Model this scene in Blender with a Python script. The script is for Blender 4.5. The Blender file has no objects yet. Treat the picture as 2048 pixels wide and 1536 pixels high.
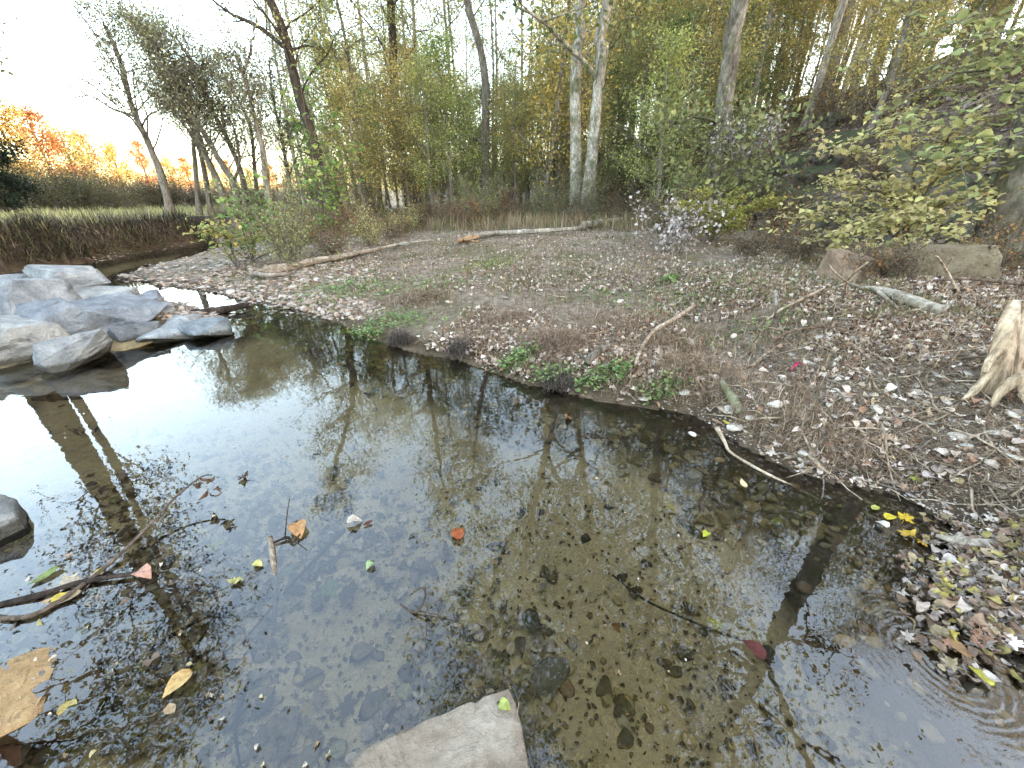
import bpy, math, random
import numpy as np

C = bpy.context.scene.collection
R = math.radians
rng = np.random.default_rng(7)
random.seed(7)

# ------------------------------------------------------------------ camera, sky, sun, exposure
CAMH, PITCH, FPX = 1.6, R(25.5), 770.0
cam = bpy.data.cameras.new('camera'); camo = bpy.data.objects.new('camera', cam); C.objects.link(camo)
camo.location = (0, 0, CAMH); camo.rotation_euler = (R(90) - PITCH, 0, 0)
cam.sensor_width = 36; cam.lens = FPX / 2048 * 36; cam.clip_end = 3000; cam.clip_start = 0.05
bpy.context.scene.camera = camo

SUN_AZ, SUN_EL = R(104), R(6.5)          # azimuth clockwise from +Y
world = bpy.data.worlds.new("World"); bpy.context.scene.world = world; world.use_nodes = True
wn = world.node_tree; bg = wn.nodes['Background']
sky = wn.nodes.new('ShaderNodeTexSky'); sky.sky_type = 'NISHITA'; sky.sun_disc = False
sky.sun_elevation = SUN_EL; sky.sun_rotation = SUN_AZ; sky.air_density = 1.0; sky.dust_density = 2.5; sky.ozone_density = 1.0
hs_ = wn.nodes.new('ShaderNodeHueSaturation'); hs_.inputs['Saturation'].default_value = .85; wn.links.new(sky.outputs[0], hs_.inputs['Color'])
tint = wn.nodes.new('ShaderNodeMix'); tint.data_type = 'RGBA'; tint.blend_type = 'MULTIPLY'; tint.inputs[0].default_value = 1; tint.inputs[7].default_value = (1.05, 1.0, .965, 1)   # warm tint on the sky light, offsets its blue cast
wn.links.new(hs_.outputs[0], tint.inputs[6]); wn.links.new(tint.outputs[2], bg.inputs[0]); bg.inputs[1].default_value = 0.15
sun = bpy.data.lights.new('sun', 'SUN'); suno = bpy.data.objects.new('sun', sun); C.objects.link(suno)
sun.energy = 0.42; sun.angle = R(0.5); sun.color = (1.0, 0.62, 0.33)
from mathutils import Vector, Matrix
sd = Vector((math.sin(SUN_AZ) * math.cos(SUN_EL), math.cos(SUN_AZ) * math.cos(SUN_EL), math.sin(SUN_EL)))
suno.rotation_euler = (-sd).to_track_quat('-Z', 'Y').to_euler()
sc = bpy.context.scene
sc.view_settings.view_transform = 'Standard'; sc.view_settings.look = 'None'
sc.view_settings.exposure = 4.42; sc.view_settings.gamma = 1; sc.view_settings.use_curve_mapping = False
sc.cycles.max_bounces = 6; sc.cycles.diffuse_bounces = 2; sc.cycles.glossy_bounces = 2
sc.cycles.transmission_bounces = 3; sc.cycles.transparent_max_bounces = 8
sc.cycles.use_denoising = True; sc.cycles.caustics_reflective = False; sc.cycles.caustics_refractive = False

# ------------------------------------------------------------------ helpers
def ray(px, py):
    x = (px - 1024) / FPX; y = (768 - py) / FPX
    cp, sp = math.cos(PITCH), math.sin(PITCH)
    return np.array([x, cp + y * sp, y * cp - sp])
def G(px, py, z=0.0):
    """point of the level plane at height z that the camera sees at photo pixel px, py"""
    d = ray(px, py); t = (z - CAMH) / d[2]
    return np.array([d[0] * t, d[1] * t, z])
def at_dist(px, py, dist):
    d = ray(px, py); h = math.hypot(d[0], d[1]); t = dist / h
    return np.array([d[0] * t, d[1] * t, CAMH + d[2] * t])

_perm = {}
def _tab(seed):
    if seed not in _perm:
        r = np.random.default_rng(seed + 1000); _perm[seed] = (r.permutation(256), r.uniform(-1, 1, 256))
    return _perm[seed]
def vnoise(P, freq=1.0, seed=0):
    """smooth value noise in -1..1, P (n,3) or (n,2)"""
    P = np.asarray(P, float)
    if P.shape[1] == 2: P = np.column_stack([P, np.zeros(len(P))])
    perm, val = _tab(seed); Q = P * freq + 57.3
    I = np.floor(Q).astype(int); F = Q - I; F = F * F * (3 - 2 * F); out = 0
    for dx in (0, 1):
        for dy in (0, 1):
            for dz in (0, 1):
                h = perm[(perm[(perm[(I[:, 0] + dx) & 255] + I[:, 1] + dy) & 255] + I[:, 2] + dz) & 255]
                w = (F[:, 0] if dx else 1 - F[:, 0]) * (F[:, 1] if dy else 1 - F[:, 1]) * (F[:, 2] if dz else 1 - F[:, 2])
                out = out + w * val[h]
    return out
def fbm(P, freq, oct=4, seed=0, gain=.5):
    s = 0; a = 1
    for k in range(oct):
        s = s + a * vnoise(P, freq * 2.03 ** k, seed + k); a *= gain
    return s
def sstep(a, b, x):
    t = np.clip((x - a) / (b - a), 0, 1); return t * t * (3 - 2 * t)

def mk_mesh(name, V, quads=None, tris=None, col=None, mats=(), smooth=True, midx=None):
    me = bpy.data.meshes.new(name)
    V = np.asarray(V, np.float32)
    loops = []; sizes = []
    if quads is not None and len(quads): q = np.asarray(quads, np.int32); loops.append(q.ravel()); sizes.append(np.full(len(q), 4, np.int32))
    if tris is not None and len(tris): t = np.asarray(tris, np.int32); loops.append(t.ravel()); sizes.append(np.full(len(t), 3, np.int32))
    loops = np.concatenate(loops); sizes = np.concatenate(sizes)
    me.vertices.add(len(V)); me.vertices.foreach_set('co', V.ravel())
    me.loops.add(len(loops)); me.loops.foreach_set('vertex_index', loops)
    me.polygons.add(len(sizes)); st = np.zeros(len(sizes), np.int32); st[1:] = np.cumsum(sizes)[:-1]
    me.polygons.foreach_set('loop_start', st); me.polygons.foreach_set('loop_total', sizes)
    if smooth: me.polygons.foreach_set('use_smooth', np.ones(len(sizes), bool))
    if midx is not None: me.polygons.foreach_set('material_index', np.asarray(midx, np.int32))
    me.update(calc_edges=True)
    if col is not None:
        a = me.color_attributes.new('Col', 'FLOAT_COLOR', 'POINT')
        c = np.ones((len(V), 4), np.float32); c[:, :3] = col; a.data.foreach_set('color', c.ravel())
    for m in mats: me.materials.append(m)
    return me
def link(name, me, parent=None, loc=(0, 0, 0), rot=(0, 0, 0), scale=(1, 1, 1), label=None, cat=None, group=None, kind=None, color=None):
    o = bpy.data.objects.new(name, me); C.objects.link(o)
    o.location = tuple(float(v) for v in loc); o.rotation_euler = rot; o.scale = scale
    if parent: o.parent = parent
    if label: o['label'] = label
    if cat: o['category'] = cat
    if group: o['group'] = group
    if kind: o['kind'] = kind
    if color is not None: o.color = (*color, 1)
    return o
def thing(name, label, cat, loc=(0, 0, 0), rz=0, group=None):
    return link(name, None, None, loc, (0, 0, rz), label=label, cat=cat, group=group)
def dup(root, loc, rz, scale, label=None, group=None, color=None, tilt=(0, 0), kid_color=None):
    r = root.copy(); C.objects.link(r); r.location = tuple(float(v) for v in loc); r.rotation_euler = (tilt[0], tilt[1], rz); r.scale = scale
    if label: r['label'] = label
    if group: r['group'] = group
    if color is not None: r.color = (*color, 1)
    for ch in root.children:
        c = ch.copy(); C.objects.link(c); c.parent = r
        if kid_color is not None and ch.name.split('.')[0] in ('crown', 'foliage'): c.color = (*kid_color, 1)
    return r

# ------------------------------------------------------------------ materials
def mat(name):
    m = bpy.data.materials.new(name); m.use_nodes = True; nt = m.node_tree
    for n in list(nt.nodes):
        if n.type != 'OUTPUT_MATERIAL': nt.nodes.remove(n)
    return m, nt, nt.nodes['Material Output']
def N(nt, typ, **kw):
    n = nt.nodes.new(typ)
    for k, v in kw.items():
        if k in n.inputs: n.inputs[k].default_value = v
        else: setattr(n, k, v)
    return n
def ramp(nt, fac, stops):
    r = nt.nodes.new('ShaderNodeValToRGB'); e = r.color_ramp.elements
    while len(e) < len(stops): e.new(0.5)
    for k, (p, c) in enumerate(stops): e[k].position = p; e[k].color = (*c, 1) if len(c) == 3 else c
    nt.links.new(fac, r.inputs[0]); return r.outputs[0]
def mixc(nt, fac, a, b, mode='MIX'):
    m = nt.nodes.new('ShaderNodeMix'); m.data_type = 'RGBA'; m.blend_type = mode
    for s, v in ((m.inputs[0], fac), (m.inputs[6], a), (m.inputs[7], b)):
        if hasattr(v, 'is_output'): nt.links.new(v, s)
        elif isinstance(v, (int, float)): s.default_value = v
        else: s.default_value = (*v, 1)
    return m.outputs[2]
def noise(nt, scale, detail=4, rough=.6, vec=None, dist=0):
    n = N(nt, 'ShaderNodeTexNoise', Scale=scale, Detail=detail, Roughness=rough, Distortion=dist)
    if vec is not None: nt.links.new(vec, n.inputs['Vector'])
    return n.outputs[0]
def geo(nt): return nt.nodes.new('ShaderNodeNewGeometry').outputs['Position']
def objc(nt): return nt.nodes.new('ShaderNodeTexCoord').outputs['Object']
def bump(nt, h, strength=.5, dist=.02):
    b = N(nt, 'ShaderNodeBump', Strength=strength, Distance=dist); nt.links.new(h, b.inputs['Height']); return b.outputs[0]
def bsdf(nt, out, color, rough=.8, nrm=None, spec=.3):
    p = nt.nodes.new('ShaderNodeBsdfPrincipled'); p.inputs['Specular IOR Level'].default_value = spec
    if hasattr(color, 'is_output'): nt.links.new(color, p.inputs['Base Color'])
    else: p.inputs['Base Color'].default_value = (*color, 1)
    if hasattr(rough, 'is_output'): nt.links.new(rough, p.inputs['Roughness'])
    else: p.inputs['Roughness'].default_value = rough
    if nrm is not None: nt.links.new(nrm, p.inputs['Normal'])
    nt.links.new(p.outputs[0], out.inputs[0]); return p

def leaf_mat(name, trans=.45, rough=.6, use_obj=True):
    m, nt, out = mat(name)
    a = N(nt, 'ShaderNodeAttribute', attribute_name='Col').outputs['Color']
    if use_obj:
        oi = nt.nodes.new('ShaderNodeObjectInfo'); a = mixc(nt, 1.0, a, oi.outputs['Color'], 'MULTIPLY')
    d = nt.nodes.new('ShaderNodeBsdfPrincipled'); d.inputs['Roughness'].default_value = rough; d.inputs['Specular IOR Level'].default_value = .25
    nt.links.new(a, d.inputs['Base Color'])
    t = nt.nodes.new('ShaderNodeBsdfTranslucent'); nt.links.new(a, t.inputs[0])
    mx = nt.nodes.new('ShaderNodeMixShader'); mx.inputs[0].default_value = trans
    nt.links.new(d.outputs[0], mx.inputs[1]); nt.links.new(t.outputs[0], mx.inputs[2]); nt.links.new(mx.outputs[0], out.inputs[0])
    return m
M_leaf = leaf_mat('tree_leaf')
M_dry = leaf_mat('dry_leaf', .15, .75)
_nt = M_dry.node_tree; _mul = [l for l in _nt.links if l.to_node.type == 'BSDF_PRINCIPLED' and l.to_socket.name == 'Base Color'][0].from_socket
_sp = mixc(_nt, .8, _mul, ramp(_nt, noise(_nt, 45, 5, .7, geo(_nt)), [(.32, (.45, .40, .36)), (.62, (1.25, 1.22, 1.2))]), 'MULTIPLY')
for _l in [l for l in _nt.links if l.from_socket == _mul and l.to_node.type.startswith('BSDF')]: _nt.links.new(_sp, _l.to_socket)
M_grass = leaf_mat('grass_blade', .3, .8)
M_herb = leaf_mat('green_herb_leaf', .35, .5)

def bark_mat(name, stops, scale=6, vstretch=.25, bs=.6, moss=0.0):
    m, nt, out = mat(name)
    mp = N(nt, 'ShaderNodeMapping'); nt.links.new(objc(nt), mp.inputs[0]); mp.inputs['Scale'].default_value = (1, 1, vstretch)
    n1 = noise(nt, scale, 6, .65, mp.outputs[0], .6); n2 = noise(nt, scale * 5, 4, .7, mp.outputs[0], .3)
    c = ramp(nt, n1, stops)
    c = mixc(nt, .7, c, ramp(nt, n2, [(.38, (.3, .28, .25)), (.6, (1.25, 1.22, 1.2))]), 'MULTIPLY')
    if moss:
        big = noise(nt, 1.7, 3, .6, objc(nt)); f = ramp(nt, big, [(.5, (0, 0, 0)), (.62, (moss,) * 3)])
        c = mixc(nt, f, c, (.06, .075, .02))
    oi = nt.nodes.new('ShaderNodeObjectInfo'); c = mixc(nt, 1.0, c, oi.outputs['Color'], 'MULTIPLY')
    b = bump(nt, n2, bs, .03)
    bsdf(nt, out, c, .9, b, .15); return m
M_bark = bark_mat('grey_bark', [(.3, (.08, .068, .055)), (.5, (.19, .17, .145)), (.7, (.32, .30, .27))])
M_darkbark = bark_mat('dark_bark', [(.3, (.035, .028, .022)), (.5, (.075, .06, .048)), (.7, (.12, .10, .085))])
M_palebark = bark_mat('pale_bark', [(.32, (.11, .095, .075)), (.46, (.27, .25, .215)), (.6, (.48, .46, .42))], 3.2, .5, .5, .6)
M_mossbark = bark_mat('mossy_bark', [(.3, (.055, .045, .035)), (.5, (.15, .13, .105)), (.7, (.28, .26, .23))], 4, .35, .9, .5)
M_twig = bark_mat('twig_bark', [(.3, (.09, .075, .06)), (.5, (.16, .135, .115)), (.7, (.24, .215, .19))], 10)
M_wood = bark_mat('weathered_wood', [(.3, (.14, .10, .065)), (.5, (.33, .26, .19)), (.7, (.55, .48, .38))], 5, .15, .8)
M_log = bark_mat('bare_log_wood', [(.3, (.10, .08, .065)), (.48, (.25, .215, .175)), (.68, (.42, .385, .33))], 4, 1.0, .8)
M_wetwood = bark_mat('wet_black_wood', [(.3, (.015, .012, .01)), (.5, (.04, .03, .025)), (.7, (.09, .075, .06))], 7, .3, .7)
M_fresh = bark_mat('fresh_split_wood', [(.3, (.20, .11, .06)), (.5, (.36, .23, .13)), (.7, (.48, .34, .22))], 7, .15, .7)

def rock_mat(name, stops, scale=2.5, moss=0, rough=.85, bs=.6, wet=False):
    m, nt, out = mat(name)
    v = objc(nt); n1 = noise(nt, scale, 8, .68, v, .4); n2 = noise(nt, scale * 9, 6, .75, v)
    c = ramp(nt, n1, stops)
    c = mixc(nt, .5, c, ramp(nt, n2, [(.3, (.55, .55, .56)), (.7, (1.3, 1.3, 1.28))]), 'MULTIPLY')
    vein = noise(nt, scale * 1.3, 3, .5, v, 2.5)
    c = mixc(nt, ramp(nt, vein, [(.485, (0, 0, 0)), (.5, (.5, .5, .5)), (.515, (0, 0, 0))]), c, (.12, .10, .08))
    if moss:
        g = N(nt, 'ShaderNodeNewGeometry'); sx = nt.nodes.new('ShaderNodeSeparateXYZ'); nt.links.new(g.outputs['Normal'], sx.inputs[0])
        ad = N(nt, 'ShaderNodeMath', operation='ADD'); nt.links.new(sx.outputs[2], ad.inputs[0]); nt.links.new(n1, ad.inputs[1])
        c = mixc(nt, ramp(nt, ad.outputs[0], [(.55, (0, 0, 0)), (.85, (moss,) * 3)]), c, (.045, .055, .02))
    oi = nt.nodes.new('ShaderNodeObjectInfo'); c = mixc(nt, 1.0, c, oi.outputs['Color'], 'MULTIPLY')
    if wet:      # silt and water stain up to just above the stream
        sz = nt.nodes.new('ShaderNodeSeparateXYZ'); nt.links.new(geo(nt), sz.inputs[0])
        zz = N(nt, 'ShaderNodeMath', operation='MULTIPLY_ADD'); nt.links.new(n2, zz.inputs[0]); zz.inputs[1].default_value = -.12; nt.links.new(sz.outputs[2], zz.inputs[2])
        c = mixc(nt, ramp(nt, zz.outputs[0], [(.0, (.85, .85, .85)), (.035, (0, 0, 0))]), c, (.055, .05, .035))
    hh = N(nt, 'ShaderNodeMath', operation='MULTIPLY_ADD'); nt.links.new(n1, hh.inputs[0]); hh.inputs[1].default_value = 2.; nt.links.new(n2, hh.inputs[2])
    bsdf(nt, out, c, rough, bump(nt, hh.outputs[0], bs, .03), .25); return m
M_lime = rock_mat('blue_grey_limestone', [(.3, (.12, .135, .155)), (.5, (.24, .26, .285)), (.7, (.40, .42, .44))], 3.2, 0, .85, 1.0, True)
M_moss = rock_mat('mossy_rock', [(.3, (.045, .04, .032)), (.5, (.12, .105, .085)), (.7, (.24, .225, .20))], 3.5, .8, .9, 1.2)
M_tan = rock_mat('tan_sandstone', [(.3, (.18, .135, .10)), (.5, (.34, .27, .21)), (.7, (.5, .43, .36))], 3.5, .0, .9, 1.0)
M_sub = rock_mat('algae_covered_stone', [(.3, (.10, .075, .035)), (.5, (.20, .155, .08)), (.7, (.33, .26, .15))], 4)
# pebbles with their own colour
def pebble_mat(name):
    m, nt, out = mat(name)
    a = N(nt, 'ShaderNodeAttribute', attribute_name='Col').outputs['Color']
    n2 = noise(nt, 30, 5, .7, geo(nt)); c = mixc(nt, .6, a, ramp(nt, n2, [(.3, (.5, .48, .45)), (.7, (1.35, 1.33, 1.3))]), 'MULTIPLY')
    bsdf(nt, out, c, .75, bump(nt, n2, .4, .01), .3); return m
M_peb = pebble_mat('pebble_stone')

# ------------------------------------------------------------------ the lie of the land
right_px = [(2048, 1300), (1925, 1270), (1862, 1200), (1862, 1120), (1905, 1055), (1800, 985), (1700, 962), (1600, 940), (1480, 890), (1400, 842),
            (1300, 822), (1250, 812), (1130, 782), (1060, 770), (1000, 748), (920, 722), (850, 712), (800, 700), (740, 682), (690, 655), (650, 640), (600, 625), (560, 612), (500, 602),
            (440, 588), (370, 577), (300, 568), (240, 556), (300, 531), (380, 513), (445, 491)]
RB = np.array([(3.6, -40), (3.4, -3), (2.45, .25)] + [tuple(G(*p)[:2]) for p in right_px])
left_px = [(425, 483), (330, 497), (230, 515), (150, 528)]
LBK = [tuple(G(*p)[:2]) for p in left_px]
LB = np.array(LBK + [(-12.2, 9.2), (-10.5, 8.2), (-8, 7.4), (-5.6, 6.5), (-4.35, 5.75), (-4.2, 5.25), (-4.7, 4.75), (-5.6, 4.35), (-6.6, 3.95), (-8, 3.4), (-9.5, 1), (-10, -6), (-10, -40)])
POLY = np.vstack([RB, [(-14.5, 21.5)], LB])
POLY = np.vstack([RB, LB])
def seg_dist(P, A, closed=False):
    d = np.full(len(P), 1e9); n = len(A)
    for i in range(n if closed else n - 1):
        a = A[i]; b = A[(i + 1) % n]; ab = b - a; t = np.clip(((P - a) @ ab) / (ab @ ab + 1e-12), 0, 1)
        d = np.minimum(d, np.hypot(*(P - a - t[:, None] * ab).T))
    return d
def inside(P, A):
    c = np.zeros(len(P), bool); n = len(A); x, y = P.T
    for i in range(n):
        x1, y1 = A[i]; x2, y2 = A[(i + 1) % n]
        k = ((y1 > y) != (y2 > y)); xi = (x2 - x1) * (y - y1) / (y2 - y1 + 1e-12) + x1; c ^= k & (x < xi)
    return c
FOOT = np.array([(14, -60), (9.5, -6), (8.6, 2), (8.2, 5.6), (6.8, 9.6), (6.0, 13.5), (4.4, 22), (1, 38), (-10, 80), (-40, 160)])
HP = np.vstack([FOOT, [(400, 400), (400, -60)]])
CUT = np.array(LBK[::-1][::-1] + [(-12.2, 9.2), (-13, 4), (-12.5, -5)])
def height(P):
    P = np.asarray(P, float).reshape(-1, 2); x, y = P.T
    w = P + .12 * np.column_stack([vnoise(P, 1.3, 3), vnoise(P, 1.3, 4)]) * sstep(.5, 3, np.hypot(x, y))[:, None]
    ins = inside(w, POLY); dR = seg_dist(w, RB); dL = seg_dist(w, LB); d = np.minimum(dR, dL)
    # stream bed
    bed = -.02 - .26 * sstep(0, 1.5, d) - .05 * vnoise(P, .8, 5) * sstep(0, .8, d) - .012 * fbm(P, 4, 3, 6) + .15 * sstep(12, 16, y) * sstep(0, 1, d)
    bed = np.minimum(bed, -.012)
    # right bank: small step, then a gentle gravel terrace
    far = sstep(6, 10, y) * sstep(2, -4, x)          # the low gravel bar upstream
    cutstep = sstep(-1.2, .2, x) * sstep(6, 3.5, y)
    zr = (.015 + .16 * sstep(0, .35, dR) * cutstep + .09 * sstep(0, .6, dR) + .40 * sstep(.3, 3.6, dR) * (1 - .62 * far) + .35 * sstep(4, 15, dR))
    zr = zr + (.035 * fbm(P, 1.1, 4, 8) + .012 * fbm(P, 6, 3, 9)) * sstep(.05, 1, dR)
    zr = zr + .22 * sstep(2.0, 3.0, x) * sstep(.15, 1.4, dR) * sstep(9, 4, y)       # dirt bank on the right
    # left bank: undercut earth bank up to the field
    dC = seg_dist(P, CUT); lm = sstep(-9.2, -11.2, x) * 1.0
    lm = np.maximum(lm, sstep(9.5, 11, y))
    zl = .02 + .10 * sstep(0, .5, dL) + lm * (.86 * sstep(.05, .75, dL + .3 * vnoise(P, 1.2, 11) + .1 * vnoise(P, 4, 14)) + .12 * fbm(P, .6, 3, 12) * sstep(.6, 2, dL))
    out = np.where(dR < dL, zr, zl)
    bl = sstep(-1.5, 1.5, dR - dL) * sstep(3, 8, d); out = out * (1 - bl) + bl * zl * (bl > 0) if False else out
    m = sstep(2, 10, d); av = .9 + .05 * vnoise(P, .2, 13); out = out * (1 - m * .8) + av * m * .8
    # wooded hill
    dh = seg_dist(P, FOOT); ih = inside(P, HP); dh = np.where(ih, dh, 0)
    near = sstep(30, 12, np.hypot(x - 12, y - 8))
    hz = 9.5 * sstep(-6, 40, dh) - 9.5 * sstep(-6, 40, 0.0) + 2.0 * sstep(0, 4.5, dh) + 11 * sstep(2, 36, dh) * sstep(8, -6, y)  # last term: unseen rise, added to block the low sun from the stream
    hz = hz + dh.clip(0, 8) / 8 * (.5 * fbm(P, .22, 3, 15) + .16 * fbm(P, 1.1, 3, 16))
    out = out + np.where(ih, hz, 0)
    r = np.hypot(x, y)
    out = out + 6 * sstep(70, 260, r) * sstep(0, -60, x) + 10 * sstep(60, 200, y)*sstep(-60,40,x)*0
    return np.where(ins & (d > .01), np.minimum(bed, -.01), out)
def hz1(x, y): return float(height([(x, y)])[0])
def ground_at(px, py, guess=.4):
    """where the camera's line through a photo pixel meets the terrain"""
    d = ray(px, py); h = math.hypot(d[0], d[1]); t = np.concatenate([np.linspace(.3, 40, 1200) , np.linspace(40.1, 300, 600)])
    P = np.column_stack([d[0] * t, d[1] * t]); z = height(P); ray_z = CAMH + d[2] * t
    k = np.argmax(ray_z < np.maximum(z, 0 if False else z))
    if not (ray_z < z).any(): k = len(t) - 1
    return np.array([P[k, 0], P[k, 1], z[k]])

# ground sheet: rings round the camera, fine ahead
th = np.concatenate([np.arange(-66, 72, .33), np.arange(72, 294, 3.0)]); th = np.radians(th)
rr = np.concatenate([[.25, .5, .75], np.geomspace(.9, 30, 250), np.geomspace(30.6, 1500, 90)])
TH, RR = np.meshgrid(th, rr); PX = np.column_stack([(RR * np.sin(TH)).ravel(), (RR * np.cos(TH)).ravel()])
Z = height(PX); n = len(th); m_ = len(rr)
ii = np.arange(m_ - 1)[:, None] * n; jj = np.arange(n)[None, :]; j2 = (jj + 1) % n
quads = np.stack([ii + jj, ii + j2, ii + n + j2, ii + n + jj], -1).reshape(-1, 4)[:, ::-1]
V = np.column_stack([PX, Z]); V = np.vstack([V, [0, 0, hz1(0, 0)]])
tris = np.stack([np.full(n, len(V) - 1), (np.arange(n) + 1) % n, np.arange(n)], -1)[:, ::-1]
d_all = np.minimum(seg_dist(V[:, :2], RB), seg_dist(V[:, :2], LB)); ins = inside(V[:, :2], POLY)
ihill = inside(V[:, :2], HP); leftb = seg_dist(V[:, :2], LB) < seg_dist(V[:, :2], RB)
zone = np.zeros((len(V), 3), np.float32)
zone[:, 0] = np.where(ins, 1, 1 - sstep(.1, .6, d_all))                     # bed and wet margin
zone[:, 1] = np.where(ihill, sstep(0, 3, seg_dist(V[:, :2], FOOT)), 0)       # leaf mould of the hill
zone[:, 2] = np.where(leftb & ~ins & (V[:, 0] < -8.5), 1, 0) * sstep(2.2, .8, d_all)   # bare earth of the cut bank, recess shade put into its colour
M_ground, nt, out = mat('ground_earth')
g = geo(nt); zn = N(nt, 'ShaderNodeAttribute', attribute_name='Col'); sp = nt.nodes.new('ShaderNodeSeparateColor'); nt.links.new(zn.outputs['Color'], sp.inputs[0])
nA = noise(nt, 1.3, 6, .6, g); nB = noise(nt, 9, 6, .7, g); nC = noise(nt, 60, 4, .7, g)
soil = ramp(nt, nB, [(.3, (.07, .052, .038)), (.5, (.19, .15, .115)), (.68, (.33, .275, .22))])
soil = mixc(nt, ramp(nt, nA, [(.48, (0, 0, 0)), (.62, (.75, .75, .75))]), soil, ramp(nt, nC, [(.3, (.05, .055, .02)), (.7, (.15, .14, .065))]))
sand = ramp(nt, nA, [(.3, (.50, .375, .21)), (.55, (.68, .53, .31)), (.75, (.74, .60, .37))])
sand = mixc(nt, .5, sand, ramp(nt, nC, [(.3, (.65, .63, .6)), (.7, (1.25, 1.25, 1.2))]), 'MULTIPLY')
sand = mixc(nt, ramp(nt, nB, [(.50, (0, 0, 0)), (.66, (.6, .6, .6))]), sand, (.32, .24, .13)); sand = mixc(nt, ramp(nt, noise(nt, 24, 5, .75, g), [(.58, (0, 0, 0)), (.66, (.75, .75, .75))]), sand, (.17, .12, .06))
sxyz = nt.nodes.new('ShaderNodeSeparateXYZ'); nt.links.new(g, sxyz.inputs[0])
mould = ramp(nt, nB, [(.3, (.035, .024, .018)), (.5, (.10, .072, .055)), (.7, (.20, .155, .125))])
mould = mixc(nt, ramp(nt, nA, [(.55, (0, 0, 0)), (.68, (.6, .6, .6))]), mould, (.05, .06, .02))
earth = ramp(nt, nB, [(.3, (.02, .015, .012)), (.7, (.075, .06, .05))])  # cut bank earth, coloured dark to stand for shade in the recess
c = mixc(nt, sp.outputs[1], soil, mould); c = mixc(nt, sp.outputs[2], c, earth)
wet = mixc(nt, .9, soil, (.36, .31, .26), 'MULTIPLY')
c = mixc(nt, ramp(nt, sp.outputs[0], [(.1, (0, 0, 0)), (.9, (1, 1, 1))]), c, wet)
zf = N(nt, 'ShaderNodeMapRange'); nt.links.new(sxyz.outputs[2], zf.inputs[0]); zf.inputs[1].default_value = -.10; zf.inputs[2].default_value = -.16
c = mixc(nt, zf.outputs[0], c, sand)
hh = N(nt, 'ShaderNodeMath', operation='MULTIPLY_ADD'); nt.links.new(nB, hh.inputs[0]); hh.inputs[1].default_value = 2.; nt.links.new(nC, hh.inputs[2])
bsdf(nt, out, c, .9, bump(nt, hh.outputs[0], .7, .03), .2)
link('ground', mk_mesh('ground', V, quads, tris, zone, [M_ground]), kind='structure')

# water: one level sheet, clipped by the banks
WX, WY = np.meshgrid([-60, -12, 0, 6, 60], [-60, 0, 10, 24, 24.5])
Mw, nt, out = mat('stream_water')
fr = N(nt, 'ShaderNodeFresnel', IOR=1.85)
g = geo(nt)
cal = noise(nt, 2.2, 3, .5, g, .3)
def ring(cx, cy, freq, reach):
    sb = N(nt, 'ShaderNodeVectorMath', operation='DISTANCE'); nt.links.new(g, sb.inputs[0]); sb.inputs[1].default_value = (cx, cy, 0)
    a = N(nt, 'ShaderNodeMath', operation='MULTIPLY_ADD'); nt.links.new(sb.outputs['Value'], a.inputs[0]); a.inputs[1].default_value = freq; pn_ = N(nt, 'ShaderNodeMath', operation='MULTIPLY'); nt.links.new(noise(nt, 9, 3, .6, g), pn_.inputs[0]); pn_.inputs[1].default_value = 9; nt.links.new(pn_.outputs[0], a.inputs[2])
    s = N(nt, 'ShaderNodeMath', operation='SINE'); nt.links.new(a.outputs[0], s.inputs[0])
    f = N(nt, 'ShaderNodeMapRange', interpolation_type='SMOOTHSTEP'); nt.links.new(sb.outputs['Value'], f.inputs[0]); f.inputs[1].default_value = reach; f.inputs[2].default_value = reach * .1
    m = N(nt, 'ShaderNodeMath', operation='MULTIPLY'); nt.links.new(s.outputs[0], m.inputs[0]); nt.links.new(f.outputs[0], m.inputs[1])
    m2 = N(nt, 'ShaderNodeMath', operation='MULTIPLY'); nt.links.new(m.outputs[0], m2.inputs[0]); nt.links.new(ramp(nt, noise(nt, 5, 3, .6, g, 1), [(.42, (.05, .05, .05)), (.62, (1, 1, 1))]), m2.inputs[1]); return m2.outputs[0]
c1 = G(1890, 1330); c2 = G(1400, 1395); c3 = G(1265, 1440)
hsum = None
for v, w in ((cal, .10), (noise(nt, 14, 2, .5, g), .012), (ring(c1[0], c1[1], 210, .36), .018), (ring(c2[0], c2[1], 260, .13), .012), (ring(c3[0], c3[1], 300, .08), .008)):
    mm = N(nt, 'ShaderNodeMath', operation='MULTIPLY_ADD'); nt.links.new(v, mm.inputs[0]); mm.inputs[1].default_value = w
    if hsum is not None: nt.links.new(hsum, mm.inputs[2])
    else: mm.inputs[2].default_value = 0
    hsum = mm.outputs[0]
bw = bump(nt, hsum, .25, .08)
gl = N(nt, 'ShaderNodeBsdfGlossy', Roughness=0.0); nt.links.new(bw, gl.inputs['Normal']); nt.links.new(bw, fr.inputs['Normal'])
tr = N(nt, 'ShaderNodeBsdfTransparent'); tr.inputs[0].default_value = (.98, .955, .87, 1)
mx = nt.nodes.new('ShaderNodeMixShader'); nt.links.new(fr.outputs[0], mx.inputs[0]); nt.links.new(tr.outputs[0], mx.inputs[1]); nt.links.new(gl.outputs[0], mx.inputs[2])
nt.links.new(mx.outputs[0], out.inputs[0])
wv = []; wq = []
for a in range(5):
    for b in range(5): wv.append((WX[a, b], WY[a, b], 0))
for a in range(4):
    for b in range(4): wq.append((a * 5 + b, a * 5 + b + 1, a * 5 + b + 6, a * 5 + b + 5))
link('water', mk_mesh('water', wv, wq, None, None, [Mw]), kind='structure')

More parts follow.
